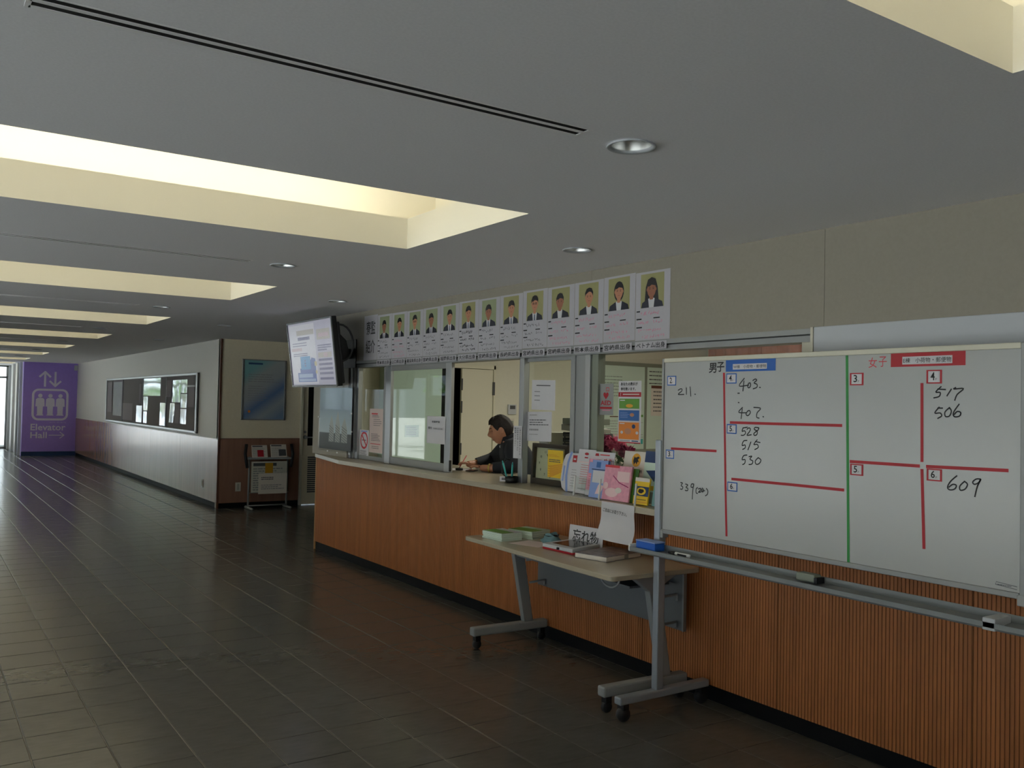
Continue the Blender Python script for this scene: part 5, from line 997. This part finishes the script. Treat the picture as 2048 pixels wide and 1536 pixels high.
def skinned(nodes, sub=2):
    names = [n[0] for n in nodes]; me = bpy.data.meshes.new('skel'); vs = [B(*n[1]) for n in nodes]; ed = [(names.index(n[3]), i) for i, n in enumerate(nodes) if n[3]]
    me.from_pydata(vs, ed, []); o = bpy.data.objects.new('skel', me); COL.objects.link(o); md = o.modifiers.new('s', 'SKIN'); md.use_smooth_shade = True
    sv = me.skin_vertices[0].data
    for i, n in enumerate(nodes): sv[i].radius = (n[2], n[2]*(1.0)); sv[i].use_root = n[3] is None
    o.modifiers.new('u', 'SUBSURF').levels = sub; o.modifiers['u'].render_levels = sub
    dg = bpy.context.evaluated_depsgraph_get(); dg.update(); m2 = bpy.data.meshes.new_from_object(o.evaluated_get(dg)); r = ([v.co.copy() for v in m2.vertices], [tuple(p.vertices) for p in m2.polygons]); bpy.data.objects.remove(o); return r
BV, BF = skinned(SK)
body = MB(); body.add(BV, BF, 'skin', True)
# hands: each finger its own short chain rooted in the palm
def hand(side, base, rows):
    for k, row in enumerate(rows):
        da, db = (-.075, .045) if side == 'l' else (-.025, -.07); nodes = [('n%d' % i, (p[0]+da, p[1]+db, p[2]), r, ('n%d' % (i-1)) if i else None) for i, (p, r) in enumerate(row)]
        v, q = skinned(nodes, 1); body.add(v, q, 'skin', True)
Lf = []
for k, s in enumerate((.030, .010, -.010, -.028)):      # left hand lies on the paper, fingers curled round a phone
    ln = (1.0, 1.1, 1.05, .85)[k]; b0 = (.565, .125+s*.9-.005, 1.058)
    Lf.append([(b0, .0105), ((.565+.036*ln, .115+s-.012, 1.068), .0098), ((.565+.058*ln, .108+s-.022, 1.058), .0090), ((.565+.060*ln, .104+s-.030, 1.043), .0080)])
Lf.append([((.535, .100, 1.058), .012), ((.560, .068, 1.066), .0105), ((.590, .058, 1.062), .009)])
hand('l', None, Lf)
Rf = []
for k, s in enumerate((.026, .008, -.010, -.026)):
    ln = (1.05, 1.1, 1.0, .8)[k]; Rf.append([((.595, -.07+s*.9, 1.068), .0105), ((.595+.034*ln, -.062+s, 1.080-.004*k), .0098), ((.595+.056*ln, -.052+s*.7, 1.066-.003*k), .0090), ((.595+.058*ln, -.046+s*.6, 1.050), .0080)])
Rf.append([((.570, -.045, 1.066), .012), ((.605, -.030, 1.078), .0105), ((.640, -.040, 1.066), .009)])
hand('r', None, Rf)
# head
HP = B(.283, 0, 1.366); tilt = math.radians(15); yaw = math.radians(10)
hf = (Matrix.Rotation(yaw, 3, 'Z').inverted() @ f); hl = Vector((-hf.y, hf.x, 0))
hfv = hf*math.cos(tilt)-Vector((0, 0, 1))*math.sin(tilt); hup = hf*math.sin(tilt)+Vector((0, 0, 1))*math.cos(tilt)
def HD(a, b, c): return HP+hfv*a+hl*b+hup*c
def headpt(th, ph, grow=0):       # th 0 = forward, ph elevation -90..90
    cx, sx, cy, sy = math.cos(th), math.sin(th), math.cos(ph), math.sin(ph)
    a = .096*cy*cx; b = .076*cy*sx; c = .118*sy
    if c < 0: k = min(1, -c/.118); b *= 1-.30*k; a = a*(1-.10*k)+(.012*k if cx > 0 else .022*k)
    if cx > 0:
        u = b/.076
        a += .026*math.exp(-(u/.16)**2)*math.exp(-((c+.022)/.022)**2)+.012*math.exp(-(u/.13)**2)*math.exp(-((c-.005)/.025)**2)      # nose
        a -= .009*math.exp(-((abs(u)-.42)/.2)**2)*math.exp(-((c-.012)/.016)**2)      # eye hollows
        a += .006*math.exp(-((c-.036)/.014)**2)*math.exp(-(u/.6)**2)                 # brow
        a += .007*math.exp(-(u/.28)**2)*math.exp(-((c+.060)/.010)**2)+.006*math.exp(-(u/.26)**2)*math.exp(-((c+.073)/.008)**2)   # lips
        a += .010*math.exp(-(u/.3)**2)*math.exp(-((c+.098)/.016)**2)                 # chin
        a += .004*math.exp(-((abs(u)-.55)/.25)**2)*math.exp(-((c+.03)/.025)**2)      # cheek
    s = 1+grow
    return a*s, b*s, c*s
nu, nv = 48, 40; vs = []
for j in range(nv+1):
    ph = math.pi/2-math.pi*j/nv
    for i in range(nu): vs.append(HD(*headpt(2*math.pi*i/nu, ph)))
body.add(vs, [(j*nu+i, (j+1)*nu+i, (j+1)*nu+(i+1) % nu, j*nu+(i+1) % nu) for j in range(nv) for i in range(nu)], 'skin', True)
for s in (1, -1):                 # ears
    ear = MB(); rot = Matrix((hfv, hl, hup)).transposed().to_3x3()
    body.ball(HD(-.008, .074*s, -.004), (.019, .009, .031), 'skin', 12, 10, rot); body.ball(HD(-.004, .078*s, -.012), (.010, .007, .018), 'skin', 10, 8, rot)
bo = body.build('body', pr)
def HS(b, c, g=0.0):       # point of the face surface at side b, height c
    ph = math.asin(max(-1, min(1, c/.118))); k = .076*math.cos(ph)*(1-.30*max(0, min(1, -c/.118))); th = math.asin(max(-1, min(1, b/k))); return HD(*headpt(th, ph, g))
for s in (1, -1):
    e = MB(); e.ball(HS(.030*s, .011, -.03), (.009, .013, .008), 'skin', 10, 8, Matrix((hfv, hl, hup)).transposed().to_3x3()); e.tube([HS(.016*s, .007, .012), HS(.024*s, .0075, .035), HS(.034*s, .0075, .035), HS(.044*s, .009, .012)], [.0012, .002, .002, .0012], 'hair', 6); e.build('eyelid', bo)
    e = MB(); e.tube([HS(.013*s, .031, .012), HS(.028*s, .036, .016), HS(.045*s, .032, .014)], [.0026, .0034, .002], 'hair', 6); e.build('eyebrow', bo)
e = MB(); e.tube([HS(-.024, -.068, .006), HS(-.012, -.066, .012), HS(0, -.067, .012), HS(.012, -.066, .012), HS(.024, -.068, .006)], [.0018, .0034, .0036, .0034, .0018], 'lip', 6); e.build('mouth', bo)
# hair: cap that follows the hairline, with a parted fringe
def hairline(t2): return .060+.004*math.sin(t2*7) if t2 < .7 else (.060-.066*min(1, (t2-.7)/.55) if t2 < 1.25 else (-.006+.030*math.sin((t2-1.25)/.55*math.pi) if t2 < 1.8 else max(-.090, -.006-.20*(t2-1.8))))
vs = []; nu, nv = 72, 22
for j in range(nv+1):
    for i in range(nu):
        th = 2*math.pi*i/nu; t2 = abs(math.atan2(math.sin(th), math.cos(th))); pe = math.asin(max(-1, min(1, hairline(t2)/.122)))
        ph = math.pi/2-(math.pi/2-pe)*j/nv; g = (.115+.045*noise.noise(Vector((math.cos(th)*4, math.sin(th)*4, ph*3))))*(1 if j < nv-1 else (.6 if j < nv else .02))
        a, b, c = headpt(th, ph, g); vs.append(HD(a-.003, b, c+.003))
hm = MB(); hm.add(vs, [(j*nu+i, (j+1)*nu+i, (j+1)*nu+(i+1) % nu, j*nu+(i+1) % nu) for j in range(nv) for i in range(nu)], 'hair', True)
rr = random.Random(5)
for q in range(30):               # short fringe locks swept forward
    th = rr.uniform(-.75, .75); e0 = rr.uniform(.62, .80); p0 = HD(*headpt(th, e0+.35, .13)); p1 = HD(*headpt(th*1.1, e0+.1, .17)); p2 = HD(*headpt(th*1.25, e0-.12, .15)); hm.tube([p0, p1, p2], [.010, .009, .002], 'hair', 5)
hm.build('hair', pr)
MB().lathe([(.088, -.045), (.082, 0), (.078, .040), (.072, .042), (.074, -.045)], B(.212, 0, 1.285), 'jacket', 20, f*.35+Vector((0, 0, 1))).build('jacket_collar', pr)
# clothes: regions of the body pushed outwards
def garment(name, keep, push, m, cat=None):
    me = bpy.data.meshes.new('tmp'); me.from_pydata(BV, [], BF); me.update(); nr = [v.normal.copy() for v in me.vertices]; bpy.data.meshes.remove(me)
    k = MB(); k.add([v+n_*push for v, n_ in zip(BV, nr)], [q for q in BF if all(keep(BV[i]) for i in q)], m, True); return k.build(name, pr)
def loc(p): q = p-Vector((BX, BY, 0)); return q.dot(f), q.dot(l), q.z
def is_jacket(p):
    a, b, z = loc(p)
    if z < .78: return False
    if abs(b) < .085 and z > 1.255+1.2*max(0, .25-a): return False
    return z < 1.345 and not ((a > .395 and b > .05 and z < 1.12) or (a > .475 and b < -.05 and z < 1.12))
garment('jacket', is_jacket, .013, 'jacket')
garment('trousers', lambda p: loc(p)[2] < .82 and loc(p)[2] > .30, .010, 'trousers')
garment('shoe', lambda p: loc(p)[2] <= .31, .012, 'black')
m = MB(); m.tube([B(.215, .058, 1.265), B(.285, .0, 1.225), B(.215, -.058, 1.265)], [.012, .014, .012], 'photo_shirt', 8); m.build('collar', pr)
m = MB()
c = B(.402, .233, 1.055); d = (B(.42, .22, 1.053)-B(.22, .36, 1.075)).normalized(); m.lathe([(.036, -.008), (.039, -.006), (.039, .006), (.036, .008)], c, 'gold', 18, d); m.build('wristwatch', pr)
st = thing('stool', 'black round stool under the clerk behind the counter', 'stool', (BX, BY, 0)); q = B(-.05, 0, 0)
MB().lathe([(0, .56), (.17, .56), (.185, .575), (.185, .605), (.17, .625), (0, .63)], q, 'black', 28).build('seat', st, 0); MB().lathe([(.025, .06), (.025, .57)], q, 'grey_dark', 14).build('post', st); MB().lathe([(0, 0.002), (.22, .002), (.22, .02), (.04, .06), (0, .06)], q, 'grey_dark', 28).build('base', st)
MB().lathe([(.15, .22), (.16, .22), (.16, .235), (.15, .235), (.15, .22)], q+f*.0, 'grey_dark', 24).bar(q+Vector((-.15, 0, .227)), q+Vector((.15, 0, .227)), .02, .012, 'grey_dark').build('foot_ring', st)
# what lies under and in the hands
MB().prism([(3.80, 6.56, ZC), (3.92, 6.78, ZC), (4.10, 6.66, ZC), (3.98, 6.42, ZC)], (0, 0, .001), 'paper').build('paper_sheet', None, 0, 'white paper sheet on the counter under the writing hands', 'paper')
t = thing('ink_pad', 'small oval black ink pad in front of the clerk', 'ink pad', (3.86, 6.60, ZC+.001)); MB().lathe([(0, 0), (.03, 0), (.032, .004), (.032, .016), (.028, .02), (0, .02)], (3.88, 6.52, ZC+.001), 'black', 20).build('body', t)
a = B(.630, -.115, 1.024); b = B(.560, -.17, 1.135); t = thing('pen', 'thin pen held in the writing hand of the clerk', 'pen', a); MB().tube([a, a.lerp(b, .12), b], [.0015, .0042, .0042], 'tape_red', 8).build('barrel', t)
t = thing('phone', 'slim dark phone lying under the left hand of the clerk', 'phone', B(.56, .09, ZC)); c = [B(.53, .19, ZC+.002), B(.60, .16, ZC+.002), B(.55, .02, ZC+.002), B(.48, .05, ZC+.002)]; MB().prism(c, (0, 0, .009), 'clock_wood').build('body', t, .002); MB().prism([sum(c, Vector())/4+(p-sum(c, Vector())/4)*.9+Vector((0, 0, .009)) for p in c], (0, 0, .0006), 'black_gloss').build('screen', t)
